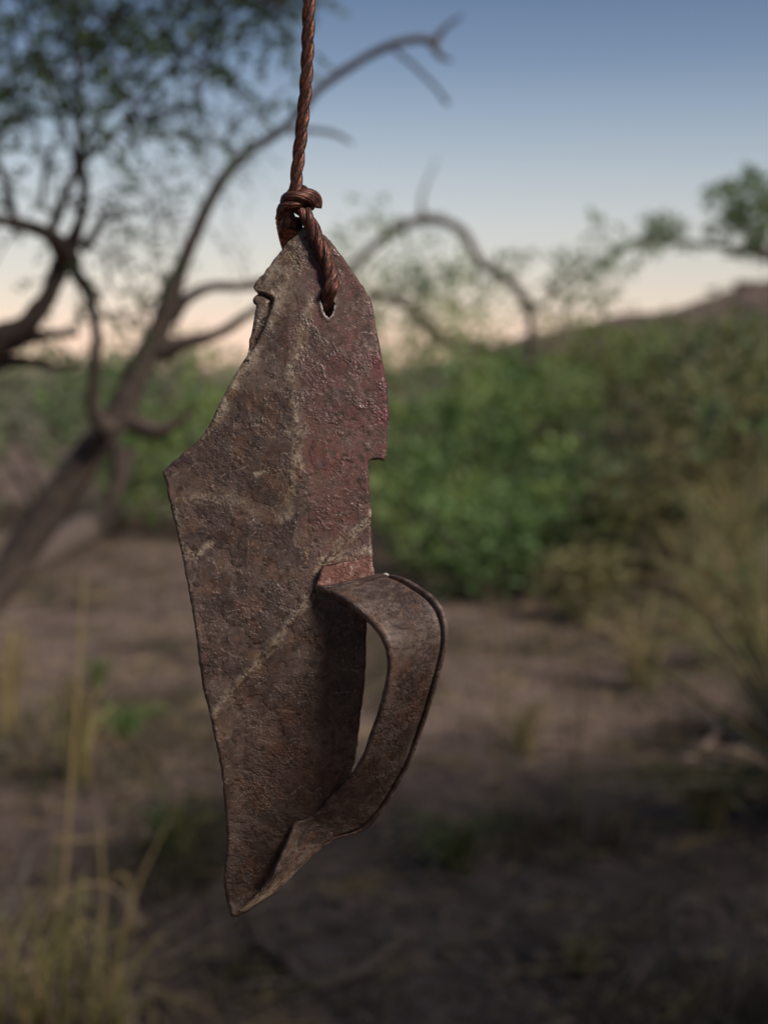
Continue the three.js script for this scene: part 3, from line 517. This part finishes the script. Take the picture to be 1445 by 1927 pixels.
// tree on the slope at the right edge
reseed(80);
const slopeTree = thing('slope_tree', 'small dark tree on the slope at the right edge, rising above the hill', 'tree');
{
  const D = 6.5, b = at(1560, 800, D); const foot = V(b.x, groundH(b.x, b.z) - 0.05, b.z);
  part('trunk', limb([{ p: foot, r: 0.06 }, Q(1555, 700, D, 15), Q(1530, 580, D, 11), Q(1470, 490, D, 8), Q(1400, 450, D, 5)], 8, 6, 0.15, 61), M.bark, slopeTree);
  part('branch', limb(chain([[1460, 485, 8], [1340, 462, 5], [1260, 455, 5], [1200, 458, 4], [1130, 490, 3]], D), 6, 5, 0.1, 62), M.bark, slopeTree);
  part('branch', limb(chain([[1535, 590, 8], [1540, 480, 6], [1520, 400, 5]], D), 6, 5, 0.1, 63), M.bark, slopeTree);
  const L = new Leaves();
  const clump = (x, y, rx, ry, n) => { for (let k = 0; k < n; k++) { const a = rnd() * 6.28, q = Math.sqrt(rnd()); sprig(L, at(x + rx * q * Math.cos(a), y + ry * q * Math.sin(a), D + rr(-0.4, 0.4)), V(rr(-1, 1), rr(-0.6, 1), rr(-1, 1)), rr(0.05, 0.1), 0.045, [G_DEEP, G_DEEP, G_MID, G_GREY], 8); } };
  clump(1400, 400, 62, 50, 70); clump(1385, 350, 34, 30, 22); clump(1470, 410, 80, 70, 70); clump(1240, 440, 42, 26, 30); clump(1190, 455, 50, 12, 14); clump(1140, 485, 18, 14, 7); clump(1340, 455, 40, 20, 10); clump(1115, 430, 20, 14, 3); clump(1420, 470, 50, 20, 14);
  part('crown', L.build(), M.leaf, slopeTree);
}

// ------------------------------------------------------------------ shrubs, each with its own stems and foliage
function shrub(label, p, w, h, tones, n, leaf, group = 'shrubs behind the scrap') {
  const t = thing('shrub', label, 'shrub', V(p.x, groundH(p.x, p.z), p.z), group), L = new Leaves(), sd = Math.floor(rnd() * 1e6);
  const lobes = []; for (let k = 0; k < 13; k++) { const a = rnd() * 6.28, q = Math.sqrt(rnd()) * 0.72, y = rr(0.22, 0.85); lobes.push([Math.cos(a) * q * w / 2, y * h, Math.sin(a) * q * w / 2, rr(0.13, 0.28) * Math.min(w, h * 1.2)]); }
  for (let k = 0; k < n; k++) {
    const b = lobes[Math.floor(rnd() * lobes.length)], d = V(rr(-1, 1), rr(-1, 1), rr(-1, 1)).normalize(), q = Math.cbrt(rr(0.15, 1)) * b[3];
    const o = V(b[0] + d.x * q, Math.max(0.03, b[1] + d.y * q), b[2] + d.z * q), f = fbm(o.x * 3 + sd % 97, o.y * 3 + o.z * 2, 2, 801);
    L.add(o, d.clone().add(V(rr(-1, 1), rr(-0.4, 1), rr(-1, 1))), leaf * rr(0.7, 1.4), leaf * rr(0.3, 0.55), tint(tones[Math.min(tones.length - 1, Math.floor(f * 1.6 * tones.length) % tones.length)], 0.3));
  }
  for (let k = 0; k < 5; k++) { const b = lobes[k]; part('stem', limb([{ p: V(rr(-0.04, 0.04), -0.05, rr(-0.04, 0.04)), r: 0.014 + 0.008 * h }, { p: V(b[0] * 0.35, b[1] * 0.5, b[2] * 0.35), r: 0.011 }, { p: V(b[0], b[1], b[2]), r: 0.004 }], 6, 4, 0.1, k), M.bark, t); }
  part('foliage', L.build(), M.leaf, t); return t;
}
reseed(81);
const axisAt = (px, D) => { const p = at(px, 900, D); return p; };
const SH = [ // label, px, D, width, height, tones, leaves
  ['broad bright green shrub just right of the scrap, above the pink soil', 850, 7.6, 1.7, 1.05, [G_MID, G_LIGHT, G_MID], 2600],
  ['fresh green shrub in the middle of the right half, below the gap in the branches', 1010, 8.2, 1.6, 1.0, [G_MID, G_MID, G_LIGHT], 2400],
  ['low green shrub in front of the broad bright one, nearest the handle', 920, 6.4, 1.1, 0.62, [G_MID, G_DEEP], 1500],
  ['tall green shrub hidden partly by the right edge of the scrap', 750, 9.5, 1.8, 1.9, [G_MID, G_LIGHT], 2600],
  ['yellow-green shrub on the slope under the hilltop', 1190, 11, 2.0, 0.85, [G_LIGHT, [0.17, 0.20, 0.045]], 2300],
  ['green shrub high at the right edge below the slope tree', 1390, 9, 1.5, 0.85, [G_MID, G_GREY, G_DEEP], 2000],
  ['dull olive shrub right of the fresh green one', 1160, 7.2, 1.1, 0.7, [[0.15, 0.115, 0.08], OLIVE, G_GREY], 1000],
  ['dark shrub half outside the right edge over the dry grass', 1500, 7.2, 1.3, 0.8, [G_MID, G_GREY, G_DEEP], 1400],
  ['green shrub seen between the leaning trunk and the scrap', 430, 7.8, 1.5, 1.05, [G_MID, G_LIGHT, G_MID], 2200],
  ['green shrub behind the fork of the leaning trunk', 270, 9, 1.6, 1.1, [G_MID, G_GREY], 1900],
  ['green shrub left of the leaning trunk', 90, 8, 1.7, 1.05, [G_MID, G_GREY], 1900],
  ['shrub at the left edge behind the dark forked tree', -60, 9, 1.6, 1.1, [G_GREY, G_MID], 1500],
  ['pale far shrub left of the scrap at the foot of the sunset glow', 200, 15, 2.6, 1.0, [G_GREY, G_MID], 1500],
  ['far shrub right of the scrap at the foot of the sunset glow', 960, 14, 2.8, 1.15, [G_MID, G_GREY], 1500],
  ['far shrub behind the trunk of the arching tree', 1080, 13, 2.0, 1.0, [G_MID, G_LIGHT], 1400],
  ['far shrub straight behind the scrap', 590, 14, 2.6, 1.0, [G_GREY, G_MID], 900],
  ['small olive shrub on the bare soil right of the handle', 1090, 5.2, 0.55, 0.3, [OLIVE, G_DEEP], 500],
  ['olive shrub high on the hill right of the yellow-green one', 1330, 15, 1.7, 0.6, [G_DEEP, G_MID, OLIVE], 1500],
  ['yellowish shrub low on the hill at the left end of its ridge', 1120, 16, 2.0, 0.7, [G_LIGHT, OLIVE], 1400],
  ['dark tall shrub on the hill right beside the frame edge', 1430, 11, 1.8, 0.8, [G_MID, G_GREY], 1800],
  ['pale green shrub on the hill between the two olive ones', 1230, 13, 1.4, 0.6, [G_LIGHT, G_MID, OLIVE], 1300],
  ['light green shrub nearest the camera, right above the pink soil beside the handle', 1000, 5.9, 0.9, 0.5, [G_LIGHT, G_MID], 1200],
  ['leafy shrub spreading right of the nearest light green one', 1080, 6.2, 0.9, 0.6, [G_MID, G_LIGHT, G_GREY], 1300],
  ['brown half-dead shrub low on the bank at the right', 1240, 5.6, 0.8, 0.55, [[0.15, 0.11, 0.07], OLIVE, G_DEEP], 900],
  ['dark brushy shrub on the bank at the right edge behind the dry grass', 1400, 5.6, 1.1, 0.85, [G_DEEP, OLIVE, G_MID], 1500],
  ['tall olive shrub on the bank between the brown one and the edge', 1310, 6.8, 1.0, 0.7, [[0.14, 0.105, 0.07], OLIVE, G_DEEP], 1000],
  ['fresh green shrub close behind the right edge of the scrap', 790, 6.3, 0.9, 0.55, [G_MID, G_LIGHT], 1200],
  ['small bright shrub between the scrap and the nearest light green shrub', 900, 5.7, 0.6, 0.4, [G_LIGHT, G_MID], 800],
  ['dusty shrub at the foot of the right slope', 1290, 7.8, 1.2, 0.7, [[0.16, 0.125, 0.095], OLIVE, G_GREY], 1100],
];
for (const [label, px, D, w, h, tones, n] of SH) shrub(label, axisAt(px, D), w, h, tones, n, 0.035 + 0.0025 * D);

// ------------------------------------------------------------------ grasses
function blade(pts, r0, r1, tone) { // three-sided tapering stalk
  const g = limb(pts.map((p, i) => ({ p, r: lerp(r0, r1, i / (pts.length - 1)) })), 5, 4, 0.05, 1), c = [];
  for (let i = 0; i < g.attributes.position.count; i++) c.push(...tone); g.setAttribute('color', new THREE.Float32BufferAttribute(c, 3)); return g;
}
function tuft(name, label, cat, p, n, h, spread, tones, group, r = 0.0016) {
  const t = thing(name, label, cat, V(p.x, groundH(p.x, p.z), p.z), group), list = [];
  for (let k = 0; k < n; k++) {
    const a = rnd() * 6.28, q = rr(0.1, 1), hh = h * rr(0.45, 1), s = spread * q, dx = Math.cos(a), dz = Math.sin(a), droop = rr(0.5, 1.1);
    list.push(blade([V(dx * 0.03 * q, -0.02, dz * 0.03 * q), V(dx * s * 0.3, hh * 0.55, dz * s * 0.3), V(dx * s * 0.7, hh * 0.9, dz * s * 0.7), V(dx * s * 1.1, hh * droop, dz * s * 1.1)], r * rr(0.8, 1.3), r * 0.35, tint(tones[Math.floor(rnd() * tones.length)], 0.3)));
  }
  part('blades', mergeGeometries(list), M.grass, t).userData.kind = 'stuff'; return t;
}
reseed(82);
// straw clump at the lower left with the stalks that stand out
{
  const p = onGround(110, 1985), D = 1.85, t = thing('grass_clump', 'dry straw grass clump at the lower left with one arched stalk', 'grass clump', V(0, 0, 0), 'dry grasses');
  const stalk = (list, r, tone) => part('stalk', blade(list.map(([x, y, d]) => at(x, y, d || D)), r, r * 0.5, tone), M.grass, t);
  stalk([[70, 1990], [100, 1800], [122, 1640], [140, 1400], [152, 1200], [160, 1080]], 0.0030, STRAW);
  stalk([[55, 1985], [58, 1820], [75, 1740], [110, 1685], [160, 1665], [205, 1668], [240, 1700], [262, 1745]], 0.0034, [0.34, 0.26, 0.16]);
  stalk([[110, 1990], [118, 1850], [122, 1740]], 0.0048, OLIVE);
  stalk([[150, 1990], [180, 1850], [195, 1720], [192, 1620], [188, 1540]], 0.0028, STRAW);
  stalk([[85, 1990], [95, 1800], [98, 1680], [105, 1580]], 0.003, OLIVE);
  stalk([[140, 1985], [205, 1830], [262, 1660], [320, 1540]], 0.0028, STRAW);
  stalk([[40, 1885], [60, 1880], [100, 1900], [130, 1960]], 0.003, [0.34, 0.27, 0.16]);
  stalk([[170, 1980], [185, 1800], [210, 1820], [250, 1900]], 0.0028, STRAW);
  stalk([[-30, 1760], [30, 1680], [60, 1600]], 0.0028, [0.26, 0.24, 0.22]);
  stalk([[160, 1980], [215, 1900], [300, 1860]], 0.0026, [0.26, 0.24, 0.2]);
  stalk([[200, 1990], [230, 1780], [248, 1690], [232, 1645], [205, 1660]], 0.0026, STRAW);
  const list = [];
  for (let k = 0; k < 80; k++) { const x0 = rr(-20, 230), x1 = x0 + rr(-90, 110), y1 = rr(1640, 1900); list.push(blade([at(x0, 1995, D), at(lerp(x0, x1, 0.4), lerp(1995, y1, 0.7), D + rr(-0.08, 0.08)), at(x1, y1, D + rr(-0.1, 0.1)), at(x1 + (x1 - x0) * 0.3, y1 + rr(-30, 60), D + rr(-0.1, 0.1))], 0.0019, 0.0007, tint(k % 3 ? OLIVE : STRAW))); }
  part('blades', mergeGeometries(list), M.grass, t).userData.kind = 'stuff';
}
const TU = [ // label, px, py of its foot, blades, height, spread, tones
  ['thin straw clump on the soil left of the scrap, below the log', 150, 1480, 40, 0.30, 0.14, [STRAW, OLIVE]],
  ['small green clump left of the lower part of the scrap', 240, 1390, 60, 0.10, 0.12, [[0.08, 0.12, 0.02], G_MID]],
  ['green tuft by the tall straw stalk at the left', 185, 1290, 50, 0.10, 0.08, [G_DEEP, OLIVE]],
  ['pale straw clump at the far left edge', 20, 1380, 30, 0.34, 0.10, [STRAW]],
  ['sparse straw stalks standing right of the handle', 945, 1480, 5, 0.62, 0.10, [STRAW, [0.22, 0.17, 0.10]]],
  ['slanting straw stalks in the middle of the right half', 1085, 1520, 6, 0.55, 0.24, [STRAW, [0.24, 0.19, 0.10]]],
  ['low dark green clump below the handle on the right', 860, 1640, 70, 0.12, 0.14, [G_DEEP, OLIVE]],
  ['dry tuft under the point of the handle', 985, 1420, 30, 0.16, 0.10, [OLIVE, STRAW]],
  ['straw tuft on the soil at the right, beside the spiky plant', 1210, 1300, 60, 0.30, 0.25, [STRAW, OLIVE]],
  ['dry yellow grass at the foot of the green shrubs', 1150, 1080, 60, 0.30, 0.26, [OLIVE, STRAW]],
  ['brown grass on the right slope behind the spiky plant', 1330, 960, 80, 0.42, 0.34, [STRAW, OLIVE, [0.16, 0.11, 0.07]]],
  ['tawny grass beneath the dark shrub on the right', 1230, 900, 70, 0.40, 0.36, [[0.18, 0.13, 0.08], OLIVE]],
  ['dry grass high on the slope at the right edge', 1420, 840, 80, 0.45, 0.4, [[0.2, 0.14, 0.06], OLIVE]],
  ['tall tawny grass left of the spiky plant', 1310, 1190, 90, 0.42, 0.36, [STRAW, OLIVE, [0.14, 0.12, 0.05]]],
  ['dense yellowish grass at the right edge above the pale stem', 1420, 1240, 110, 0.46, 0.40, [OLIVE, STRAW, G_DEEP]],
  ['dark grass clump at the right edge below the slope', 1390, 1080, 90, 0.45, 0.40, [OLIVE, G_DEEP, STRAW]],
  ['short dry clump at the lower right under the pale stem', 1330, 1560, 60, 0.16, 0.16, [OLIVE, STRAW]],
  ['big yellow-green grass clump on the bank above the spiky plant', 1360, 1010, 150, 0.5, 0.42, [OLIVE, [0.2, 0.2, 0.07], STRAW]],
  ['dead brown grass on the bank left of the big clump', 1250, 1040, 90, 0.32, 0.3, [[0.16, 0.115, 0.07], STRAW, OLIVE]],
  ['shaggy grass clump halfway down the right edge', 1460, 1400, 130, 0.42, 0.42, [OLIVE, STRAW, [0.2, 0.2, 0.07]]],
  ['faint dry tuft near the lower right corner', 1090, 1830, 24, 0.07, 0.07, [OLIVE, STRAW]],
  ['scrubby dark clump left of the point of the scrap', 330, 1620, 50, 0.14, 0.12, [G_DEEP, OLIVE]],
];
for (const [label, px, py, n, h, s, tones] of TU) tuft('grass_clump', label, 'grass clump', onGround(px, py), n, h, s, tones, 'dry grasses', n < 10 ? 0.0018 : 0.0027);
// spiky plant at the right edge
{
  const c = at(1530, 1320, 2.9), foot = V(c.x, groundH(c.x, c.z), c.z), t = thing('spiky_plant', 'spiky plant with long narrow yellowish leaves at the right edge', 'plant', foot);
  const crown = foot.clone().setY(foot.y + 0.10);
  part('stem', limb([{ p: V(0, -0.05, 0), r: 0.04 }, { p: V(0, 0.06, 0), r: 0.045 }, { p: V(0.0, 0.14, 0), r: 0.02 }], 8, 4, 0.15, 91), M.bark, t);
  for (let k = 0; k < 64; k++) {
    const a = rr(0, 6.28), el = rr(-0.15, 1.25), l = rr(0.35, 0.62), d = V(Math.cos(a) * Math.cos(el), Math.sin(el), Math.sin(a) * Math.cos(el)), o = V(0, 0.08, 0);
    part('leaf', blade([o, o.clone().addScaledVector(d, l * 0.4), o.clone().addScaledVector(d, l * 0.75).add(V(0, -0.03 * l, 0)), o.clone().addScaledVector(d, l).add(V(0, -0.1 * l, 0))], 0.0085, 0.0015, tint([[0.17, 0.16, 0.06], [0.25, 0.20, 0.09], [0.12, 0.13, 0.05], [0.22, 0.20, 0.14]][k % 4], 0.25)), M.grass, t);
  }
}
// ------------------------------------------------------------------ fallen wood
function fallen(label, list, mat, sd) {
  const t = thing('fallen_branch', label, 'branch', null, 'fallen branches');
  const main = list.map(([px, py, r, up = 0]) => { const p = onGround(px, py), D = -p.clone().sub(CP).dot(CZ), R = r / F * D; return { p: p.add(V(0, R * 0.7 + up, 0)), r: R }; });
  part('wood', limb(main, 9, 6, 0.2, sd), mat, t); return t;
}
fallen('dark fallen log on the ground behind the foot of the leaning tree', [[-20, 1120, 30], [70, 1072, 32], [150, 1025, 30], [230, 990, 25], [330, 974, 20], [430, 960, 12]], M.bark, 101);
fallen('bent grey stick on the ground at the bottom, below the point of the scrap', [[485, 1785, 8, 0.01], [540, 1826, 10, 0.01], [590, 1864, 11, 0.005], [660, 1848, 9, 0.005], [720, 1812, 8, 0.01], [785, 1770, 6, 0.01]], M.deadWood, 102);
fallen('pale dry stem slanting in from the right edge', [[1480, 1275, 9, 0.06], [1420, 1340, 9, 0.05], [1370, 1378, 10, 0.03], [1320, 1420, 7], [1280, 1470, 5]], M.deadWood, 103);
fallen('thin pale twig lying near the bottom right corner', [[1180, 1900, 4], [1130, 1860, 5], [1080, 1830, 3]], M.deadWood, 104);
fallen('short stub of wood on the ground at the bottom right of centre', [[955, 1810, 8], [962, 1850, 8]], M.deadWood, 105);

// ------------------------------------------------------------------ ground litter nobody could count
{
  reseed(83);
  const n = 9000, stone = new THREE.IcosahedronGeometry(1, 1), pp = stone.attributes.position;
  for (let i = 0; i < pp.count; i++) { const k = 0.8 + 0.4 * hash(Math.round(pp.getX(i) * 50), Math.round(pp.getY(i) * 50 + pp.getZ(i) * 90), 5); pp.setXYZ(i, pp.getX(i) * k, pp.getY(i) * k * 0.7, pp.getZ(i) * k); } stone.computeVertexNormals();
  const g = new THREE.InstancedMesh(stone, new THREE.MeshStandardMaterial({ color: 0xffffff, roughness: 0.9 }), n), m = new THREE.Matrix4(), q = new THREE.Quaternion();
  for (let i = 0; i < n; i++) { const d = 1.4 + 9 * rnd() ** 1.8, x = rr(-0.36, 0.36) * (d + 1), z = -d + FOCUS, s = 0.003 + 0.010 * rnd() ** 3; q.setFromEuler(new THREE.Euler(rr(0, 6), rr(0, 6), rr(0, 6))); m.compose(V(x, groundH(x, z) + s * 0.2, z), q, V(s * rr(0.7, 1.4), s, s * rr(0.7, 1.4))); g.setMatrixAt(i, m); const k = rr(0.5, 1.4); g.setColorAt(i, new THREE.Color(0.17 * k, 0.125 * k, 0.105 * k)); }
  g.name = 'gravel'; g.userData = { kind: 'stuff', label: 'small stones scattered over the bare soil', category: 'gravel' }; g.castShadow = g.receiveShadow = true; scene.add(g);
  const tw = new THREE.CylinderGeometry(0.35, 1, 1, 5), t = new THREE.InstancedMesh(tw, new THREE.MeshStandardMaterial({ color: 0xffffff, roughness: 0.95 }), 7200);
  for (let i = 0; i < 7200; i++) { const d = 1.4 + 8 * rnd() ** 1.6, x = rr(-0.36, 0.36) * (d + 1), z = -d + FOCUS, l = 0.02 + 0.26 * rnd() ** 2, r = rr(0.0012, 0.0042); q.setFromEuler(new THREE.Euler(rr(0, 6.28), rr(0, 6.28), Math.PI / 2 + rr(-0.25, 0.25), 'YXZ')); m.compose(V(x, groundH(x, z) + 0.006 + rnd() * 0.012, z), q, V(r, l, r)); t.setMatrixAt(i, m); const k = rr(0.4, 1.5); t.setColorAt(i, rnd() < 0.4 ? new THREE.Color(0.26 * k, 0.20 * k, 0.10 * k) : new THREE.Color(0.16 * k, 0.125 * k, 0.10 * k)); }
  t.name = 'twig_litter'; t.userData = { kind: 'stuff', label: 'dry twigs and straw littering the soil', category: 'litter' }; t.castShadow = t.receiveShadow = true; scene.add(t);
}

{
  reseed(85);
  const g = new THREE.ConeGeometry(0.5, 1, 4, 2); g.translate(0, 0.5, 0);
  const n = 42000, c = new THREE.InstancedMesh(g, new THREE.MeshStandardMaterial({ color: 0xffffff, roughness: 0.95 }), n), m = new THREE.Matrix4(), q = new THREE.Quaternion(); let k = 0;
  for (let t = 0; t < 900000 && k < n; t++) {
    const d = 1.5 + 9 * rnd() ** 1.5, x = rr(-0.36, 0.36) * (d + 1), z = -d + FOCUS;
    if (rnd() > smooth(0.50, 0.66, fbm(x * 2.6 + 31, z * 2.6, 3, 901)) + 0.02) continue;
    q.setFromEuler(new THREE.Euler(rr(-1.2, 1.2), rr(0, 6.28), rr(-1.2, 1.2))); m.compose(V(x, groundH(x, z) - 0.004, z), q, V(rr(0.002, 0.005), 0.02 + 0.11 * rnd() ** 2, rr(0.002, 0.005))); c.setMatrixAt(k, m);
    const b = rr(0.4, 1.3), w = rnd(); c.setColorAt(k++, w < 0.6 ? new THREE.Color(0.055 * b, 0.042 * b, 0.032 * b) : w < 0.8 ? new THREE.Color(0.16 * b, 0.12 * b, 0.06 * b) : new THREE.Color(0.06 * b, 0.085 * b, 0.03 * b));
  }
  c.count = k; c.name = 'ground_cover'; c.userData = { kind: 'stuff', label: 'short dead stubble growing in patches on the soil', category: 'ground cover' }; c.castShadow = c.receiveShadow = true; scene.add(c);
}
{ // low brush over the far hill, a mass of small plants
  reseed(87);
  const L = new Leaves();
  for (let k = 0; k < 26; k++) { const d = V(rr(-1, 1), rr(0.1, 1), rr(-1, 1)); L.add(d.clone().multiplyScalar(0.10), d, 0.13, 0.05, [1, 1, 1]); }
  const n = 1100, b = new THREE.InstancedMesh(L.build(), M.leaf, n), m = new THREE.Matrix4(), q = new THREE.Quaternion(); let k = 0;
  for (let t = 0; t < 60000 && k < n; t++) {
    const z = rr(-30, -9), x = rr(-0.2, 0.42) * -z; if (groundH(x, z) > 1.0 && rnd() > 0.06) continue; if (rnd() > 0.15 + smooth(0.42, 0.6, fbm(x * 0.5 + 3, z * 0.5, 3, 905))) continue;
    q.setFromEuler(new THREE.Euler(0, rr(0, 6.28), 0)); const s = rr(0.5, 1.2); m.compose(V(x, groundH(x, z), z), q, V(s, s * rr(0.6, 1.0), s)); b.setMatrixAt(k, m);
    const c = tint([G_MID, G_GREY, OLIVE, [0.15, 0.12, 0.08]][Math.floor(rnd() * 4)], 0.3); b.setColorAt(k++, new THREE.Color(...c));
  }
  b.count = k; b.name = 'hill_brush'; b.userData = { kind: 'stuff', label: 'low olive brush covering the far hill', category: 'brush' }; b.castShadow = b.receiveShadow = true; scene.add(b);
}
// ------------------------------------------------------------------ unseen shrubs added round the camera to cut ambient light on the scrap
reseed(86);
[[-3.4, 0.4], [-3.0, 2.2], [-1.6, 3.6], [0.1, 4.0], [1.9, 4.1], [3.6, 3.2], [4.3, 1.2], [-4.4, -1.6]].forEach(([x, z], i) => shrub(['added tall green shrub left of the camera, unseen, blocking low sky light', 'added tall shrub behind the camera at the left, blocking low sky light', 'added broad shrub behind the camera, left of its axis, blocking low sky light', 'added broad dense shrub straight behind the camera, blocking low sky light', 'added tall dense shrub behind the camera, right of its axis, blocking low sky light', 'added tall shrub behind the camera at the right, blocking low sky light', 'added tall shrub right of the camera, unseen, blocking low sky light', 'added tall shrub ahead at the left, outside the frame, blocking low sky light'][i], V(x, 0, z), 2.4, 2.3, [G_DEEP, G_MID], 2600, 0.085, 'unseen shrubs added to dim the ambient light'));
// ------------------------------------------------------------------ the shade tree overhead: limb holds the wire, unseen crown added to shade the ground
{
  reseed(84);
  const t = thing('shade_tree', 'tree above the frame from whose limb the copper wire hangs, its unseen crown added for shade', 'tree');
  const knot = wire.position.clone().addScaledVector(CX, LX(600)).addScaledVector(CY, LY(BR_Y)).addScaledVector(CZ, LZ(lift(BR_Y)));
  part('trunk', limb([{ p: V(1.75, -0.1, 0.5), r: 0.1 }, { p: V(1.7, 0.6, 0.4), r: 0.08 }, { p: V(1.5, 1.2, 0.15), r: 0.06 }, { p: V(1.3, 1.75, -0.3), r: 0.045 }, { p: V(1.0, 2.1, -0.8), r: 0.025 }, { p: V(0.3, 2.4, -1.2), r: 0.012 }], 12, 8, 0.15, 111), M.bark, t);
  part('branch', limb([{ p: V(1.55, 1.1, 0.2), r: 0.035 }, { p: V(1.0, 1.32, 0.18), r: 0.022 }, { p: V(0.45, 1.26, 0.08), r: 0.013 }, { p: knot, r: 46 * PX }, { p: V(-0.25, 1.22, -0.02), r: 0.006 }, { p: V(-0.5, 1.3, -0.05), r: 0.003 }], 9, 8, 0.06, 112), M.bark, t);
  const L = new Leaves(); let made = 0;
  for (let k = 0; k < 30000 && made < 1700; k++) {
    const o = V(rr(-0.4, 2.4), rr(1.15, 2.8), rr(-1.95, 0.1)), d = o.clone().sub(CP), D = -d.dot(CZ), sx = Math.abs(d.x) / D, sy = d.dot(CY) / D;
    if (Math.min(((o.x - 1.5) / 0.92) ** 2 + ((o.y - 1.75) / 0.6) ** 2 + ((o.z + 0.9) / 1.05) ** 2, ((o.x - 0.12) / 0.5) ** 2 + ((o.y - 2.4) / 0.4) ** 2 + ((o.z + 1.2) / 0.7) ** 2) > 1) continue;  // two lobes placed to shade the near ground and the left tree
    if (D < 0.15 || (sx < 0.273 + 0.25 / D && sy < 0.364 + 0.25 / D)) continue;             // the crown keeps clear of the view
    sprig(L, o, V(rr(-1, 1), rr(-0.6, 0.8), rr(-1, 1)), rr(0.06, 0.14), 0.05, [G_DEEP, G_MID], 14); made++;
  }
  part('crown', L.build(), M.leaf, t);
}

renderer.render(scene, camera);
